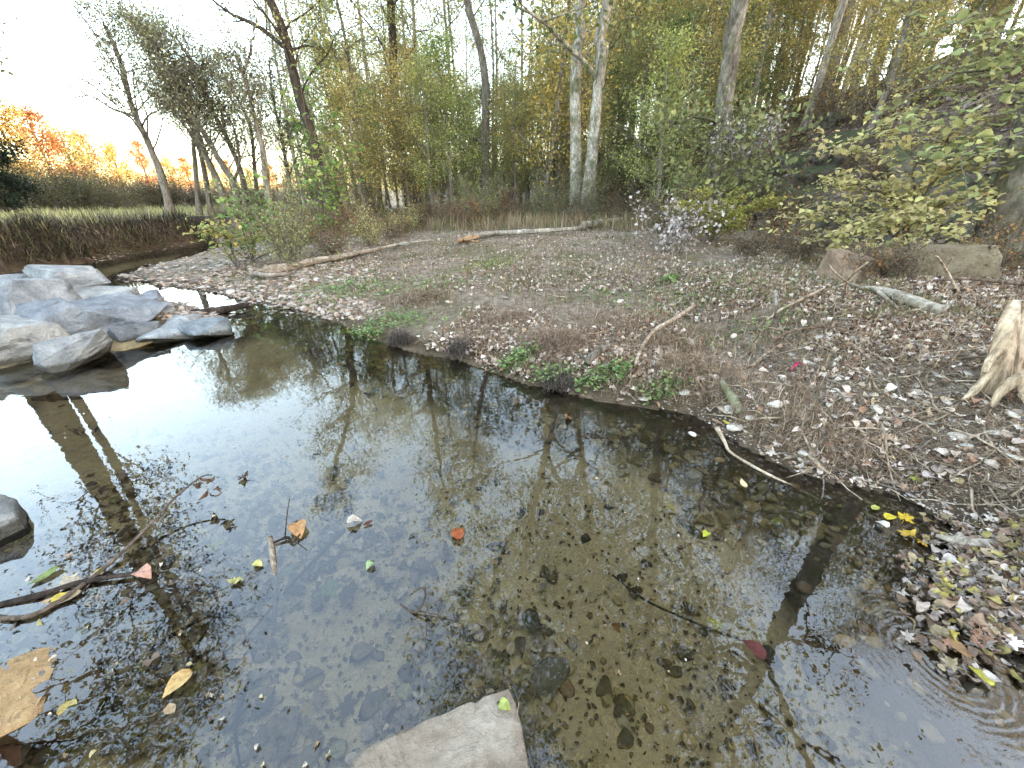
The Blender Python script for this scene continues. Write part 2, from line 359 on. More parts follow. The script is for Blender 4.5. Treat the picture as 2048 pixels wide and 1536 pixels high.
# ------------------------------------------------------------------ shape builders
def ico(level):
    t = (1 + 5 ** .5) / 2
    v = [(-1, t, 0), (1, t, 0), (-1, -t, 0), (1, -t, 0), (0, -1, t), (0, 1, t), (0, -1, -t), (0, 1, -t), (t, 0, -1), (t, 0, 1), (-t, 0, -1), (-t, 0, 1)]
    f = [(0, 11, 5), (0, 5, 1), (0, 1, 7), (0, 7, 10), (0, 10, 11), (1, 5, 9), (5, 11, 4), (11, 10, 2), (10, 7, 6), (7, 1, 8), (3, 9, 4), (3, 4, 2), (3, 2, 6), (3, 6, 8), (3, 8, 9), (4, 9, 5), (2, 4, 11), (6, 2, 10), (8, 6, 7), (9, 8, 1)]
    v = [np.array(p) / np.linalg.norm(p) for p in v]
    for _ in range(level):
        cache = {}; nf = []
        def mid(a, b):
            k = (min(a, b), max(a, b))
            if k not in cache: m = v[a] + v[b]; v.append(m / np.linalg.norm(m)); cache[k] = len(v) - 1
            return cache[k]
        for a, b, c_ in f:
            x, y, z = mid(a, b), mid(b, c_), mid(c_, a); nf += [(a, x, z), (b, y, x), (c_, z, y), (x, y, z)]
        f = nf
    return np.array(v), np.array(f)
ICO = {k: ico(k) for k in (0, 1, 2, 4)}
def rock_shape(seed, level=4, nplanes=14, rough=.045):
    """an angular block: a ball cut by planes, then weathered"""
    r = np.random.default_rng(seed); D, F = ICO[level]
    nr = r.normal(size=(nplanes, 3)); nr /= np.linalg.norm(nr, axis=1)[:, None]; dd = r.uniform(.5, .85, nplanes)
    dot = D @ nr.T; rad = np.where(dot > .05, dd / np.maximum(dot, .05), 9).min(1); rad = np.minimum(rad, 1.3)
    V = D * rad[:, None]
    V = V + D * (rough * fbm(V, 2.2, 4, seed % 50)[:, None] + rough * .4 * fbm(V, 9, 2, seed % 31)[:, None])
    V -= (V.max(0) + V.min(0)) / 2; V /= (V.max(0) - V.min(0)) / 2
    return V, F
import bmesh
def block_shape(seed, cuts=7, rough=.02, npts=15, boxy=.7):
    """a quarried block: the hull of a few random corners, its faces roughened"""
    r = np.random.default_rng(seed); bm = bmesh.new(); pts = r.uniform(-1, 1, (npts, 3)); m = np.abs(pts).max(1)[:, None]; nn_ = np.linalg.norm(pts, axis=1)[:, None]
    pts = pts / (boxy * m + (1 - boxy) * nn_) * r.uniform(.82, 1.0, (npts, 1))
    vs = [bm.verts.new(p) for p in pts]; res = bmesh.ops.convex_hull(bm, input=vs)
    bmesh.ops.delete(bm, geom=[g for g in res['geom_interior'] if isinstance(g, bmesh.types.BMVert)], context='VERTS')
    bmesh.ops.bevel(bm, geom=list(bm.edges), offset=.035, segments=1, affect='EDGES', clamp_overlap=True)
    bmesh.ops.triangulate(bm, faces=list(bm.faces)); bmesh.ops.remove_doubles(bm, verts=list(bm.verts), dist=.012)
    for _ in range(3 if cuts > 4 else 1):
        es = [e for e in bm.edges if e.calc_length() > .16]
        if not es: break
        bmesh.ops.subdivide_edges(bm, edges=es, cuts=1, use_grid_fill=False); bmesh.ops.triangulate(bm, faces=list(bm.faces))
    bm.verts.ensure_lookup_table(); V = np.array([v.co for v in bm.verts]); F = np.array([[v.index for v in f.verts] for f in bm.faces]); N_ = np.array([v.normal for v in bm.verts]); bm.free()
    D = V / (np.linalg.norm(V, axis=1)[:, None] + 1e-6)
    rid = 1 - np.abs(vnoise(V, 3.1, seed % 40)); V = V + D * ((rough * 1.2 * fbm(V, 2.5, 4, seed % 50) - rough * 1.6 * (rid > .93) + rough * .8 * fbm(V, 8, 3, seed % 31))[:, None])
    V -= (V.max(0) + V.min(0)) / 2; V /= (V.max(0) - V.min(0)) / 2
    return V, F
def scatter(bases, P, size, rotz, tilt=None, colors=None, squash=None, r=None):
    """many small copies of a few base meshes in one mesh: returns V, tris, col"""
    r = r or rng; k = r.integers(0, len(bases), len(P)); Vs = []; Ts = []; Cs = []; off = 0
    tx = tilt if tilt is not None else np.zeros((len(P), 2))
    for b, (bv, bt) in enumerate(bases):
        s = np.where(k == b)[0]
        if not len(s): continue
        v = bv[None] * size[s][:, None, None] if np.ndim(size) == 1 else bv[None] * size[s][:, None, :]
        ca, sa = np.cos(tx[s, 0])[:, None], np.sin(tx[s, 0])[:, None]; x, y, z = v[..., 0], v[..., 1], v[..., 2]
        y, z = y * ca - z * sa, y * sa + z * ca
        ca, sa = np.cos(tx[s, 1])[:, None], np.sin(tx[s, 1])[:, None]; x, z = x * ca + z * sa, -x * sa + z * ca
        ca, sa = np.cos(rotz[s])[:, None], np.sin(rotz[s])[:, None]; x, y = x * ca - y * sa, x * sa + y * ca
        v = np.stack([x, y, z], -1) + P[s][:, None, :]; Vs.append(v.reshape(-1, 3))
        Ts.append((bt[None] + (np.arange(len(s)) * len(bv))[:, None, None] + off).reshape(-1, 3)); off += len(s) * len(bv)
        if colors is not None: Cs.append(np.repeat(colors[s], len(bv), 0))
    return np.vstack(Vs), np.vstack(Ts), (np.vstack(Cs) if colors is not None else None)
def tube_arrays(pts, rad, sides=6, lump=0, seed=0, cap=True, groove=0):
    pts = np.asarray(pts, float); rad = np.asarray(rad, float); k = len(pts)
    T = np.gradient(pts, axis=0); T /= np.linalg.norm(T, axis=1)[:, None] + 1e-9
    ref = np.array([0, 0, 1.]) if abs(T[0, 2]) < .8 else np.array([1., 0, 0])
    U = np.cross(T, ref); U /= np.linalg.norm(U, axis=1)[:, None] + 1e-9; W = np.cross(T, U)
    a = np.arange(sides) * 2 * math.pi / sides
    rr_ = rad[:, None] * np.ones(sides)[None]
    V = pts[:, None] + rr_[..., None] * (np.cos(a)[None, :, None] * U[:, None] + np.sin(a)[None, :, None] * W[:, None]); V = V.reshape(-1, 3)
    if lump:
        ctr = np.repeat(pts, sides, 0); dirv = V - ctr; V = ctr + dirv * (1 + lump * fbm(V, 1.2 / (rad.max() * 2 + .02), 3, seed % 40)[:, None])
    if groove:
        ctr = np.repeat(pts, sides, 0); dirv = V - ctr; aa = np.tile(a, k); ss = np.repeat(np.arange(k), sides)
        gn = np.column_stack([np.cos(aa) * 2.2, np.sin(aa) * 2.2, ss * .12]); V = ctr + dirv * (1 + groove * (vnoise(gn, 1.3, seed % 30) + .6 * vnoise(gn, 3.1, seed % 30 + 1)))[:, None]
    i = np.arange(k - 1)[:, None] * sides; j = np.arange(sides)[None]; j2 = (j + 1) % sides
    Q = np.stack([i + j, i + j2, i + sides + j2, i + sides + j], -1).reshape(-1, 4)
    Tt = []
    if cap:
        V = np.vstack([V, pts[0] , pts[-1]]); c0 = len(V) - 2
        jn = np.arange(sides); Tt = np.vstack([np.stack([np.full(sides, c0), (jn + 1) % sides, jn], -1), np.stack([np.full(sides, c0 + 1), (k - 1) * sides + jn, (k - 1) * sides + (jn + 1) % sides], -1)])
    return V, Q, Tt
class Acc:
    def __init__(s): s.V = []; s.Q = []; s.T = []; s.n = 0
    def add(s, V, Q, T=()):
        s.V.append(V)
        if len(Q): s.Q.append(np.asarray(Q) + s.n)
        if len(T): s.T.append(np.asarray(T) + s.n)
        s.n += len(V)
    def tube(s, *a, **k): s.add(*tube_arrays(*a, **k))
    def mesh(s, name, mats, col=None):
        return mk_mesh(name, np.vstack(s.V), np.vstack(s.Q) if s.Q else None, np.vstack(s.T) if s.T else None, col, mats)
def smooth_path(ctrl, k=12, wob=0, r=None):
    c_ = np.asarray(ctrl, float); s = np.linspace(0, len(c_) - 1, k); i = np.clip(s.astype(int), 0, len(c_) - 2); f = (s - i)[:, None]
    p0 = c_[np.maximum(i - 1, 0)]; p1 = c_[i]; p2 = c_[i + 1]; p3 = c_[np.minimum(i + 2, len(c_) - 1)]
    P = .5 * ((2 * p1) + (-p0 + p2) * f + (2 * p0 - 5 * p1 + 4 * p2 - p3) * f ** 2 + (-p0 + 3 * p1 - 3 * p2 + p3) * f ** 3)
    if wob: P[1:-1] += (r or rng).normal(size=(k - 2, 3)) * wob
    return P
def twig_path(r, start, d, length, k=5, wob=.12, up=.0):
    d = d / np.linalg.norm(d); P = [start]
    for i in range(k - 1):
        d = d + r.normal(size=3) * wob + np.array([0, 0, up]); d /= np.linalg.norm(d); P.append(P[-1] + d * length / (k - 1))
    return np.array(P)

def leaves_mesh(name, P, size, r, cols, flat=.5, m=None, ratio=.55, droop=.0):
    """one folded diamond leaf per point"""
    n = len(P); nr = r.normal(size=(n, 3)) * (1 - flat) + np.array([0, 0, flat]) ; nr /= np.linalg.norm(nr, axis=1)[:, None]
    a = r.normal(size=(n, 3)); a[:, 2] -= droop; a -= (a * nr).sum(1)[:, None] * nr; a /= np.linalg.norm(a, axis=1)[:, None]; b = np.cross(nr, a)
    s = size * r.uniform(.6, 1.25, n)[:, None]
    v0 = P; v2 = P + a * s; md = P + a * s * .45
    v1 = md + b * s * ratio * .5 + nr * s * .12; v3 = md - b * s * ratio * .5 + nr * s * .12
    V = np.stack([v0, v1, v2, v3], 1).reshape(-1, 3); i = np.arange(n)[:, None] * 4
    T = np.vstack([i + [0, 1, 2], i + [0, 2, 3]])
    col = np.repeat(cols, 4, 0)
    return mk_mesh(name, V, None, T, col, [m or M_leaf], smooth=False)
def leafcols(r, n, base, var=.35, alt=None, altp=.2):
    c_ = np.array(base)[None] * (1 + var * r.normal(size=(n, 1))).clip(.35, 1.9)
    if alt is not None:
        k = r.random(n) < altp; c_[k] = np.array(alt)[None] * (1 + var * r.normal(size=(k.sum(), 1))).clip(.4, 1.8)
    return c_.clip(.004, .9)

def gen_tree(seed, ctrl, r0, r1=.03, crown0=.35, limbs=28, limb_len=3.2, ang=(.3, 1.0), twigs=6, subs=4, per=14, lsize=.1, spread=.22, sides=10,
             base=(.11, .115, .03), alt=(.3, .2, .03), altp=.2, flat=.45, up=.06, bark=None, name='tree', ext=(), dense_low=1.0, ratio=.6, taper=.8, k_tr=16, keep=None):
    """a trunk with limbs, twigs and leaves, all in coordinates round its base; returns trunk mesh, limb mesh, crown mesh"""
    r = np.random.default_rng(seed); ctrl = np.asarray(ctrl, float)
    H0 = smooth_path(ctrl, 160); sl_ = np.concatenate([[0], np.cumsum(np.linalg.norm(np.diff(H0, axis=0), axis=1))]); k_tr = 26
    H = np.column_stack([np.interp(np.linspace(0, sl_[-1], k_tr), sl_, H0[:, a]) for a in range(3)]); H[1:] += r.normal(size=(k_tr - 1, 3)) * .06 * r0; s = np.linspace(0, 1, k_tr)
    rad = r0 * (1 - s) ** taper * 1.0 + r1; rad[0] *= 1.45; rad[1] *= 1.08
    tr = Acc(); tr.tube(H, rad, sides + 6, .10, seed, groove=.1)
    for a in range(5):      # root flare
        az = a * 1.26 + r.uniform(0, .6); dv = np.array([math.cos(az), math.sin(az), 0])
        tr.tube(np.array([H[0] + [0, 0, r0 * 1.2], H[0] + dv * r0 * 1.1 + [0, 0, r0 * .25], H[0] + dv * r0 * 1.8 - [0, 0, r0 * .5]]), [r0 * .4, r0 * .3, r0 * .12], 6)
    lb = Acc(); anch = []
    def at(t):
        f = t * (k_tr - 1); i = min(int(f), k_tr - 2); return H[i] + (H[i + 1] - H[i]) * (f - i), rad[i]
    starts = []
    for i in range(limbs):
        t = crown0 + (1 - crown0) * (i + r.random()) / limbs
        p, ra = at(min(t, .995)); az = i * 2.4 + r.uniform(-.5, .5); el = r.uniform(*ang)
        dv = np.array([math.cos(az) * math.cos(el), math.sin(az) * math.cos(el), math.sin(el)])
        u = (t - crown0) / (1 - crown0); L = limb_len * (1.05 - .65 * u) * r.uniform(.6, 1.2)
        starts.append((p, dv, L, min(ra * .45, .010 + L * .010)))
    for (p, dv, L, rl) in starts: lb_path = twig_path(r, p, dv, L, 7, .14, up); starts_ = None; \
        lb.tube(lb_path, np.linspace(rl, rl * .25, 7), 5, cap=False); anch.append((lb_path, L, rl))
    for e in ext:
        ep = smooth_path(e[0], 12, .02, r); L = np.linalg.norm(ep[-1] - ep[0]); lb.tube(ep, np.linspace(e[1], e[1] * .3, 12), 7, .1, seed); anch.append((ep, L, e[1]))
    tips = []
    for (bp, L, rl) in anch:
        for j in range(twigs):
            t = .25 + .75 * (j + r.random()) / twigs; f = t * (len(bp) - 1); i = min(int(f), len(bp) - 2); p = bp[i] + (bp[i + 1] - bp[i]) * (f - i)
            d0 = bp[i + 1] - bp[i]; d0 /= np.linalg.norm(d0) + 1e-9; dv = d0 * .6 + r.normal(size=3) * .65 + [0, 0, .12]
            l2 = max(.3, L * r.uniform(.22, .42)); tp = twig_path(r, p, dv, l2, 4, .18, up)
            lb.tube(tp, np.linspace(max(rl * .35, .006), .004, 4), 4, cap=False)
            for q in range(subs):
                f2 = r.uniform(.3, 1) * 3; i2 = min(int(f2), 2); p2 = tp[i2] + (tp[i2 + 1] - tp[i2]) * (f2 - i2)
                sp_ = twig_path(r, p2, (tp[i2 + 1] - tp[i2]) / l2 * 2 + r.normal(size=3) * .6, l2 * r.uniform(.4, .75), 3, .2, up)
                lb.tube(sp_, [.006, .005, .003], 3, cap=False); tips.append(sp_)
    tips = np.array(tips); nl = len(tips) * per
    k = r.integers(0, len(tips), nl); f = r.random(nl)[:, None]
    P = np.where(f < .5, tips[k, 0] + (tips[k, 1] - tips[k, 0]) * f * 2, tips[k, 1] + (tips[k, 2] - tips[k, 1]) * (f * 2 - 1)) + r.normal(size=(nl, 3)) * spread * [1, 1, .7]
    tone = 1 + .35 * vnoise(P, .7, seed % 60)[:, None]
    cols = leafcols(r, nl, base, .28, alt, altp) * tone
    patch = vnoise(P, .5, seed % 37 + 3) > .25
    cols[patch] = (cols[patch] * .5 + np.array(alt) * .5 * tone[patch]) if alt is not None else cols[patch]
    if keep is not None: mk = keep(P); P = P[mk]; cols = cols[mk]
    return tr.mesh(name + '_trunk', [bark or M_bark]), lb.mesh(name + '_limbs', [bark or M_bark]), leaves_mesh(name + '_leaves', P, lsize, r, cols, flat, None, ratio)
def place_tree(name, meshes, loc, label, cat='tree', group=None, color=None, crown_color=None, rz=0):
    t = thing(name, label, cat, loc, rz, group)
    a = link('trunk', meshes[0], t); b = link('limbs', meshes[1], t); c_ = link('crown', meshes[2], t)
    for o in (a, b): o.color = (*(color or (1, 1, 1)), 1)
    c_.color = (*(crown_color or (1, 1, 1)), 1)
    return t
def px_tree(pxs, dist, zb=None):
    """trunk control points, relative to the base, from photo pixels at one distance"""
    P = [at_dist(x, y, dist) for x, y in pxs]; b = np.array([P[0][0], P[0][1], hz1(P[0][0], P[0][1]) - .05])
    Q = [p - b for p in P]; Q[0] = np.zeros(3); return b, Q
def extend(Q, top, dx=0, dy=0, n=2):
    q = Q[-1].copy(); d = Q[-1] - Q[-2]; d = d / d[2]
    for i in range(n):
        h = (top - q[2]) * (i + 1) / n; Q = Q + [q + np.array([d[0] * h * .5 + dx * (i + 1) / n, d[1] * h * .5 + dy * (i + 1) / n, h])]
    return Q

GREEN = (.185, .215, .09); OLIVE = (.275, .275, .12); YEL = (.46, .42, .16); GOLD = (.52, .385, .14); RUST = (.36, .17, .06); DULL = (.17, .145, .08)

# ------------------------------------------------------------------ hero trees
def hero(seed, name, pxs, dist, top, r0, label, **kw):
    dx = kw.pop('dx', 0); dy = kw.pop('dy', 0); ext = kw.pop('ext_px', ())
    color = kw.pop('color', None); cc = kw.pop('crown_color', None)
    b, Q = px_tree(pxs, dist)
    if top: Q = extend(Q, top, dx, dy)
    e = [([at_dist(x, y, dist + dd) - b for x, y, dd in pl], rr0) for pl, rr0 in ext]
    return place_tree(name, gen_tree(seed, Q, r0, name=name, ext=e, **kw), b, label, color=color, crown_color=cc)

sp = dict(lsize=.085, spread=.3, per=4, twigs=10, subs=5, alt=DULL, base=(.38, .37, .20), altp=.3, bark=M_bark, ang=(.5, 1.2), up=.04)
hero(11, 'leaning_tree', [(347, 440), (325, 360), (300, 292), (272, 235), (258, 190), (235, 110), (205, 45)], 24, None, .13, 'leftmost dark leaning tree on the field bank, forked and thinly leaved', limbs=26, limb_len=2.8, crown0=.35, ext_px=[([(272, 235, 0), (220, 215, .4), (180, 190, .8), (150, 195, 1)], .05)], **sp)
hero(12, 'slender_tree', [(402, 440), (392, 350), (385, 270), (378, 215)], 25, 5.5, .09, 'short slender dark stem between the leftmost leaning tree and the forked clump', limbs=12, limb_len=1.6, crown0=.5, **sp)
hero(13, 'leaning_tree', [(458, 440), (440, 372), (415, 320), (385, 240), (330, 130), (290, 60)], 23, None, .11, 'grey leaning tree reaching highest above the field bank', limbs=30, limb_len=2.6, crown0=.3, **sp)
hero(14, 'forked_tree', [(478, 440), (470, 370), (445, 330), (405, 262), (350, 180), (300, 90)], 22.5, None, .12, 'grey forked tree whose stems fan out to the left over the field bank', limbs=22, limb_len=2.4, crown0=.3, ext_px=[([(470, 370, 0), (478, 320, .2), (470, 260, .4), (440, 200, .5), (400, 130, .6)], .07)], **sp)
hero(15, 'forked_tree', [(497, 445), (485, 360), (465, 300), (420, 210), (385, 130), (350, 70)], 23.5, None, .1, 'pale stemmed tree beside the forked tree, many thin upright twigs', limbs=22, limb_len=2.2, crown0=.3, **sp)
hero(33, 'slender_tree', [(425, 440), (410, 350), (390, 270), (350, 190), (300, 110), (262, 30)], 25, None, .08, 'thin tree behind the forked tree reaching far left', limbs=22, limb_len=3.0, crown0=.3, **sp)
hero(34, 'slender_tree', [(520, 442), (510, 340), (500, 250), (470, 190), (440, 140)], 24, None, .07, 'thin upright tree just left of the crooked tree', limbs=20, limb_len=2.4, crown0=.25, **sp)
hero(35, 'slender_tree', [(590, 442), (575, 340), (560, 260), (545, 190), (538, 120)], 25, None, .08, 'thin leafy tree between the crooked tree and the tall leaning tree', limbs=22, limb_len=2.6, crown0=.25, **sp)
hero(16, 'crooked_tree', [(543, 455), (535, 380), (525, 300), (508, 230), (495, 175), (482, 140), (470, 110)], 19, None, .12, 'crooked tree with a high two way fork against the white sky', limbs=12, limb_len=1.5, crown0=.5, ext_px=[([(486, 148, 0), (500, 110, 0), (507, 70, 0), (515, 30, 0)], .05), ([(482, 140, 0), (455, 120, 0), (440, 95, 0)], .04)], **sp)
sp2 = dict(sp); sp2.update(bark=M_darkbark, ang=(.3, 1.1), twigs=7, per=9, base=OLIVE, alt=YEL, altp=.25, lsize=.10)
hero(17, 'leaning_tree', [(693, 445), (668, 385), (640, 320), (620, 260), (600, 200), (585, 140), (572, 80), (540, 0)], 19, 12.5, .2, 'tall dark tree leaning left over the stream bend with one long limb', limbs=22, limb_len=3.2, crown0=.35, dx=-1.2, dy=-1, ext_px=[([(580, 105, 0), (545, 75, .3), (500, 45, .6), (460, 25, .9), (430, 5, 1.2), (395, -20, 1.4)], .08), ([(640, 320, 0), (600, 300, 0), (560, 285, 0)], .04)], **sp2)
wd = dict(lsize=.11, spread=.26, per=14, twigs=6, subs=4)
hero(18, 'dark_trunk_tree', [(822, 425), (812, 350), (800, 290), (792, 230), (788, 185), (786, 90), (780, 0)], 24, 20, .22, 'straight dark trunk rising behind the long pale log', limbs=32, limb_len=3.8, crown0=.22, base=OLIVE, alt=YEL, altp=.3, bark=M_darkbark, **wd)
hero(19, 'broken_limb_tree', [(977, 405), (972, 340), (970, 280), (972, 200), (966, 120), (950, 60), (935, 0)], 22, 17, .2, 'tree with a broken stub limb pointing left halfway up its trunk', limbs=28, limb_len=3.2, crown0=.45, base=GREEN, alt=OLIVE, altp=.3, ext_px=[([(970, 287, 0), (950, 278, 0), (930, 270, 0), (912, 262, 0)], .13)], **wd)
hero(20, 'pale_trunk_tree', [(1152, 450), (1152, 350), (1151, 250), (1152, 150), (1156, 60), (1160, 0)], 17.5, 33, .19, 'straight pale blotched trunk on the left of the pair at the meadow edge', limbs=50, limb_len=8.5, crown0=.27, base=OLIVE, alt=GREEN, altp=.4, bark=M_palebark, dx=-5, dy=-6, lsize=.2, spread=.6, per=20, twigs=7, subs=4)
hero(21, 'pale_trunk_tree', [(1172, 458), (1178, 380), (1184, 300), (1195, 200), (1203, 120), (1212, 40), (1217, 0)], 17, 32, .18, 'pale trunk leaning right with a long bare limb curving left', limbs=50, limb_len=8.5, crown0=.27, base=GREEN, alt=YEL, altp=.3, bark=M_palebark, dx=3, dy=-7, ext_px=[([(1193, 165, 0), (1180, 135, -.2), (1150, 105, -.5), (1120, 80, -.8), (1085, 45, -1.1), (1060, 25, -1.3), (1025, 8, -1.5)], .1)], lsize=.2, spread=.6, per=18, twigs=7, subs=4)
hero(22, 'mossy_tree', [(1437, 460), (1437, 380), (1440, 290), (1448, 200), (1462, 110), (1473, 50), (1482, 0)], 13.5, 25, .2, 'stout mossy trunk at the hill foot wrapped in green leaves', limbs=44, limb_len=6.5, crown0=.33, base=GREEN, alt=OLIVE, altp=.4, bark=M_mossbark, dx=1, dy=-4, lsize=.16, spread=.5, per=16, twigs=7, subs=4,
     ext_px=[([(1440, 250, 0), (1400, 235, -.3), (1350, 245, -.6)], .05), ([(1440, 300, 0), (1480, 270, -.3), (1520, 270, -.5)], .04), ([(1438, 390, 0), (1400, 370, -.3), (1370, 385, -.6)], .03), ([(1438, 360, 0), (1475, 340, -.3), (1510, 350, -.6)], .03)])
hero(23, 'broad_trunk_tree', [(1990, 535), (2022, 440), (2052, 340), (2100, 200), (2150, 80)], 8.3, 22, .2, 'thick grey trunk with a mossy foot at the right edge of the photo', limbs=36, limb_len=6.0, crown0=.33, base=OLIVE, alt=YEL, altp=.3, bark=M_mossbark, lsize=.15, spread=.45, per=12, twigs=6, subs=4)
# the tree beside the boulders, seen only in the water, and its slim neighbour
def plain_tree(seed, name, x, y, h, r0, label, **kw):
    z = hz1(x, y) - .05; q = [(0, 0, 0), (.1, .1, h * .35), (-.1, .1, h * .7), (.1, 0, h)]
    return place_tree(name, gen_tree(seed, q, r0, name=name, **kw), (x, y, z), label)
plain_tree(31, 'bankside_tree', -9.0, 6.5, 11, .24, 'thick trunk beside the boulders seen only as its dark reflection', limbs=26, limb_len=2.7, crown0=.3, base=DULL, alt=OLIVE, lsize=.09, spread=.3, per=7, twigs=7, subs=4, bark=M_darkbark)
plain_tree(32, 'bankside_tree', -7.75, 5.95, 8, .05, 'thin bankside stem seen only in the water beside the thick reflected trunk', limbs=18, limb_len=1.1, crown0=.3, base=DULL, alt=OLIVE, lsize=.08, spread=.2, per=7, twigs=5, subs=3, bark=M_darkbark)

plain_tree(36, 'bankside_tree', -9.8, 3.6, 15, .2, 'broad leafy tree left of the frame whose crown darkens the lower left water', limbs=34, limb_len=4.6, crown0=.35, base=OLIVE, alt=YEL, lsize=.12, spread=.35, per=14, twigs=7, subs=4, bark=M_darkbark)

# ------------------------------------------------------------------ woods: a few kinds, many trees
kinds = []
def kind(seed, name, h, r0, lean=0, **kw):
    q = [(0, 0, 0), (.15 + lean * .2, 0, h * .3), (lean * .6, .2, h * .65), (lean, 0, h)]
    return gen_tree(seed, q, r0, name=name, **kw)
TW = dict()
TALL = [kind(41, 'tall_tree', 19, .15, .5, limbs=26, limb_len=5.0, crown0=.25, ang=(0, .8), base=OLIVE, alt=YEL, altp=.3, lsize=.13, spread=.42, per=11, twigs=6, subs=4, bark=M_bark),
        kind(42, 'tall_tree', 21, .13, -.6, limbs=24, limb_len=4.8, crown0=.3, ang=(.1, .8), base=OLIVE, alt=GOLD, altp=.3, lsize=.13, spread=.42, per=12, twigs=6, subs=4, bark=M_bark),
        kind(43, 'tall_tree', 17, .13, .9, limbs=22, limb_len=4.2, crown0=.2, ang=(0, .8), base=GREEN, alt=YEL, altp=.25, lsize=.12, spread=.42, per=10, twigs=6, subs=4, bark=M_darkbark),
        kind(44, 'tall_tree', 20, .14, .2, limbs=20, limb_len=4.4, crown0=.32, ang=(.1, .8), base=YEL, alt=OLIVE, altp=.4, lsize=.12, spread=.42, per=7, twigs=5, subs=4, bark=M_bark)]
SMALL = [kind(51, 'small_tree', 7.5, .08, .8, limbs=24, limb_len=2.4, crown0=.12, ang=(.1, .8), base=YEL, alt=OLIVE, altp=.35, lsize=.11, spread=.25, per=12, twigs=6, subs=4),
         kind(52, 'small_tree', 6.5, .07, -.8, limbs=22, limb_len=2.2, crown0=.1, ang=(.1, .8), base=GREEN, alt=OLIVE, altp=.4, lsize=.10, spread=.25, per=12, twigs=6, subs=4),
         kind(53, 'small_tree', 9, .09, .3, limbs=26, limb_len=2.6, crown0=.15, ang=(.1, .9), base=OLIVE, alt=GOLD, altp=.3, lsize=.11, spread=.25, per=10, twigs=6, subs=4)]
def shrub_mesh(seed, h, stems, base, alt, per=8, lsize=.07, name='shrub', altp=.3, spread=.12, flat=.4, width=.5, bark=None, ratio=.6):
    r = np.random.default_rng(seed); st = Acc(); tips = []
    for i in range(stems):
        az = r.uniform(0, 6.28); el = r.uniform(.7, 1.4); d = np.array([math.cos(az) * math.cos(el), math.sin(az) * math.cos(el), math.sin(el)])
        L = h * r.uniform(.6, 1.15); p = np.array([r.normal() * width * .3, r.normal() * width * .3, -.03]); sp_ = twig_path(r, p, d, L, 7, .12, .03)
        st.tube(sp_, np.linspace(.012 + .004 * h, .004, 7), 5, cap=False)
        for j in range(7):
            f = r.uniform(1.2, 6); i0 = min(int(f), 5); q = sp_[i0] + (sp_[i0 + 1] - sp_[i0]) * (f - i0)
            tp = twig_path(r, q, (sp_[i0 + 1] - sp_[i0]) / L * 6 + r.normal(size=3) * .7, L * r.uniform(.18, .4), 4, .2, .02); st.tube(tp, np.linspace(.006, .003, 4), 3, cap=False)
            for _ in range(3):
                k = r.integers(0, 3); t2 = twig_path(r, tp[k], (tp[k + 1] - tp[k]) + r.normal(size=3) * .12 * L * .3, L * .14, 3, .2); st.tube(t2, [.004, .003, .002], 3, cap=False); tips.append(t2)
    tips = np.array(tips); nl = len(tips) * per; k = r.integers(0, len(tips), nl); f = r.random((nl, 1))
    P = tips[k, 0] + (tips[k, 2] - tips[k, 0]) * f + r.normal(size=(nl, 3)) * spread; P[:, 2] = np.maximum(P[:, 2], .02)
    return st.mesh(name + '_stems', [bark or M_twig]), leaves_mesh(name + '_foliage', P, lsize, r, leafcols(r, nl, base, .3, alt, altp), flat, M_leaf, ratio)
SHRUB = [shrub_mesh(61, 1.6, 12, OLIVE, YEL), shrub_mesh(62, 1.3, 12, DULL, RUST, 5), shrub_mesh(63, 2.2, 14, GREEN, OLIVE), shrub_mesh(64, 1.0, 14, (.2, .15, .09), (.12, .10, .07), 4)]
def put_shrub(mesh, x, y, s, label, group=None, color=(1, 1, 1), name='shrub', cat='shrub', z=None, rz=None):
    t = thing(name, label, cat, (x, y, (hz1(x, y) if z is None else z)), rng.uniform(0, 6.28) if rz is None else rz, group); t.scale = (s, s, s)
    link('stems', mesh[0], t); f = link('foliage', mesh[1], t, color=color); return t

def poisson(n, f, mind):
    pts = []
    for _ in range(n * 30):
        if len(pts) >= n: break
        p = f()
        if all((p[0] - q[0]) ** 2 + (p[1] - q[1]) ** 2 > mind * mind for q in pts): pts.append(p)
    return pts
proto = {}
def put_kind(key, meshes, x, y, s, label, group, ccol, bcol=(1, 1, 1)):
    z = hz1(x, y) - .08; rz = rng.uniform(0, 6.28)
    if key not in proto:
        t = place_tree(key.split('#')[0], meshes, (x, y, z), label, group=group, color=bcol, crown_color=ccol, rz=rz); t.scale = (s,) * 3; proto[key] = t; return t
    t = dup(proto[key], (x, y, z), rz, (s, s, s * rng.uniform(.9, 1.1)), label, group, kid_color=ccol); return t
tl = ['tall grey stemmed tree of the wooded hill with olive crown', 'very tall slim grey tree of the wooded hill turning gold', 'dark slim tree of the wooded hill with green crown', 'slim grey tree of the wooded hill with few yellow leaves']
def f_hill():
    while True:
        az = R(rng.uniform(6, 72)); d = rng.uniform(14, 68) ** 1.0; x, y = d * math.sin(az), d * math.cos(az)
        if inside(np.array([(x, y)]), HP)[0] and seg_dist(np.array([(x, y)]), FOOT)[0] > 4 and (az < R(36) or d > 24): return x, y
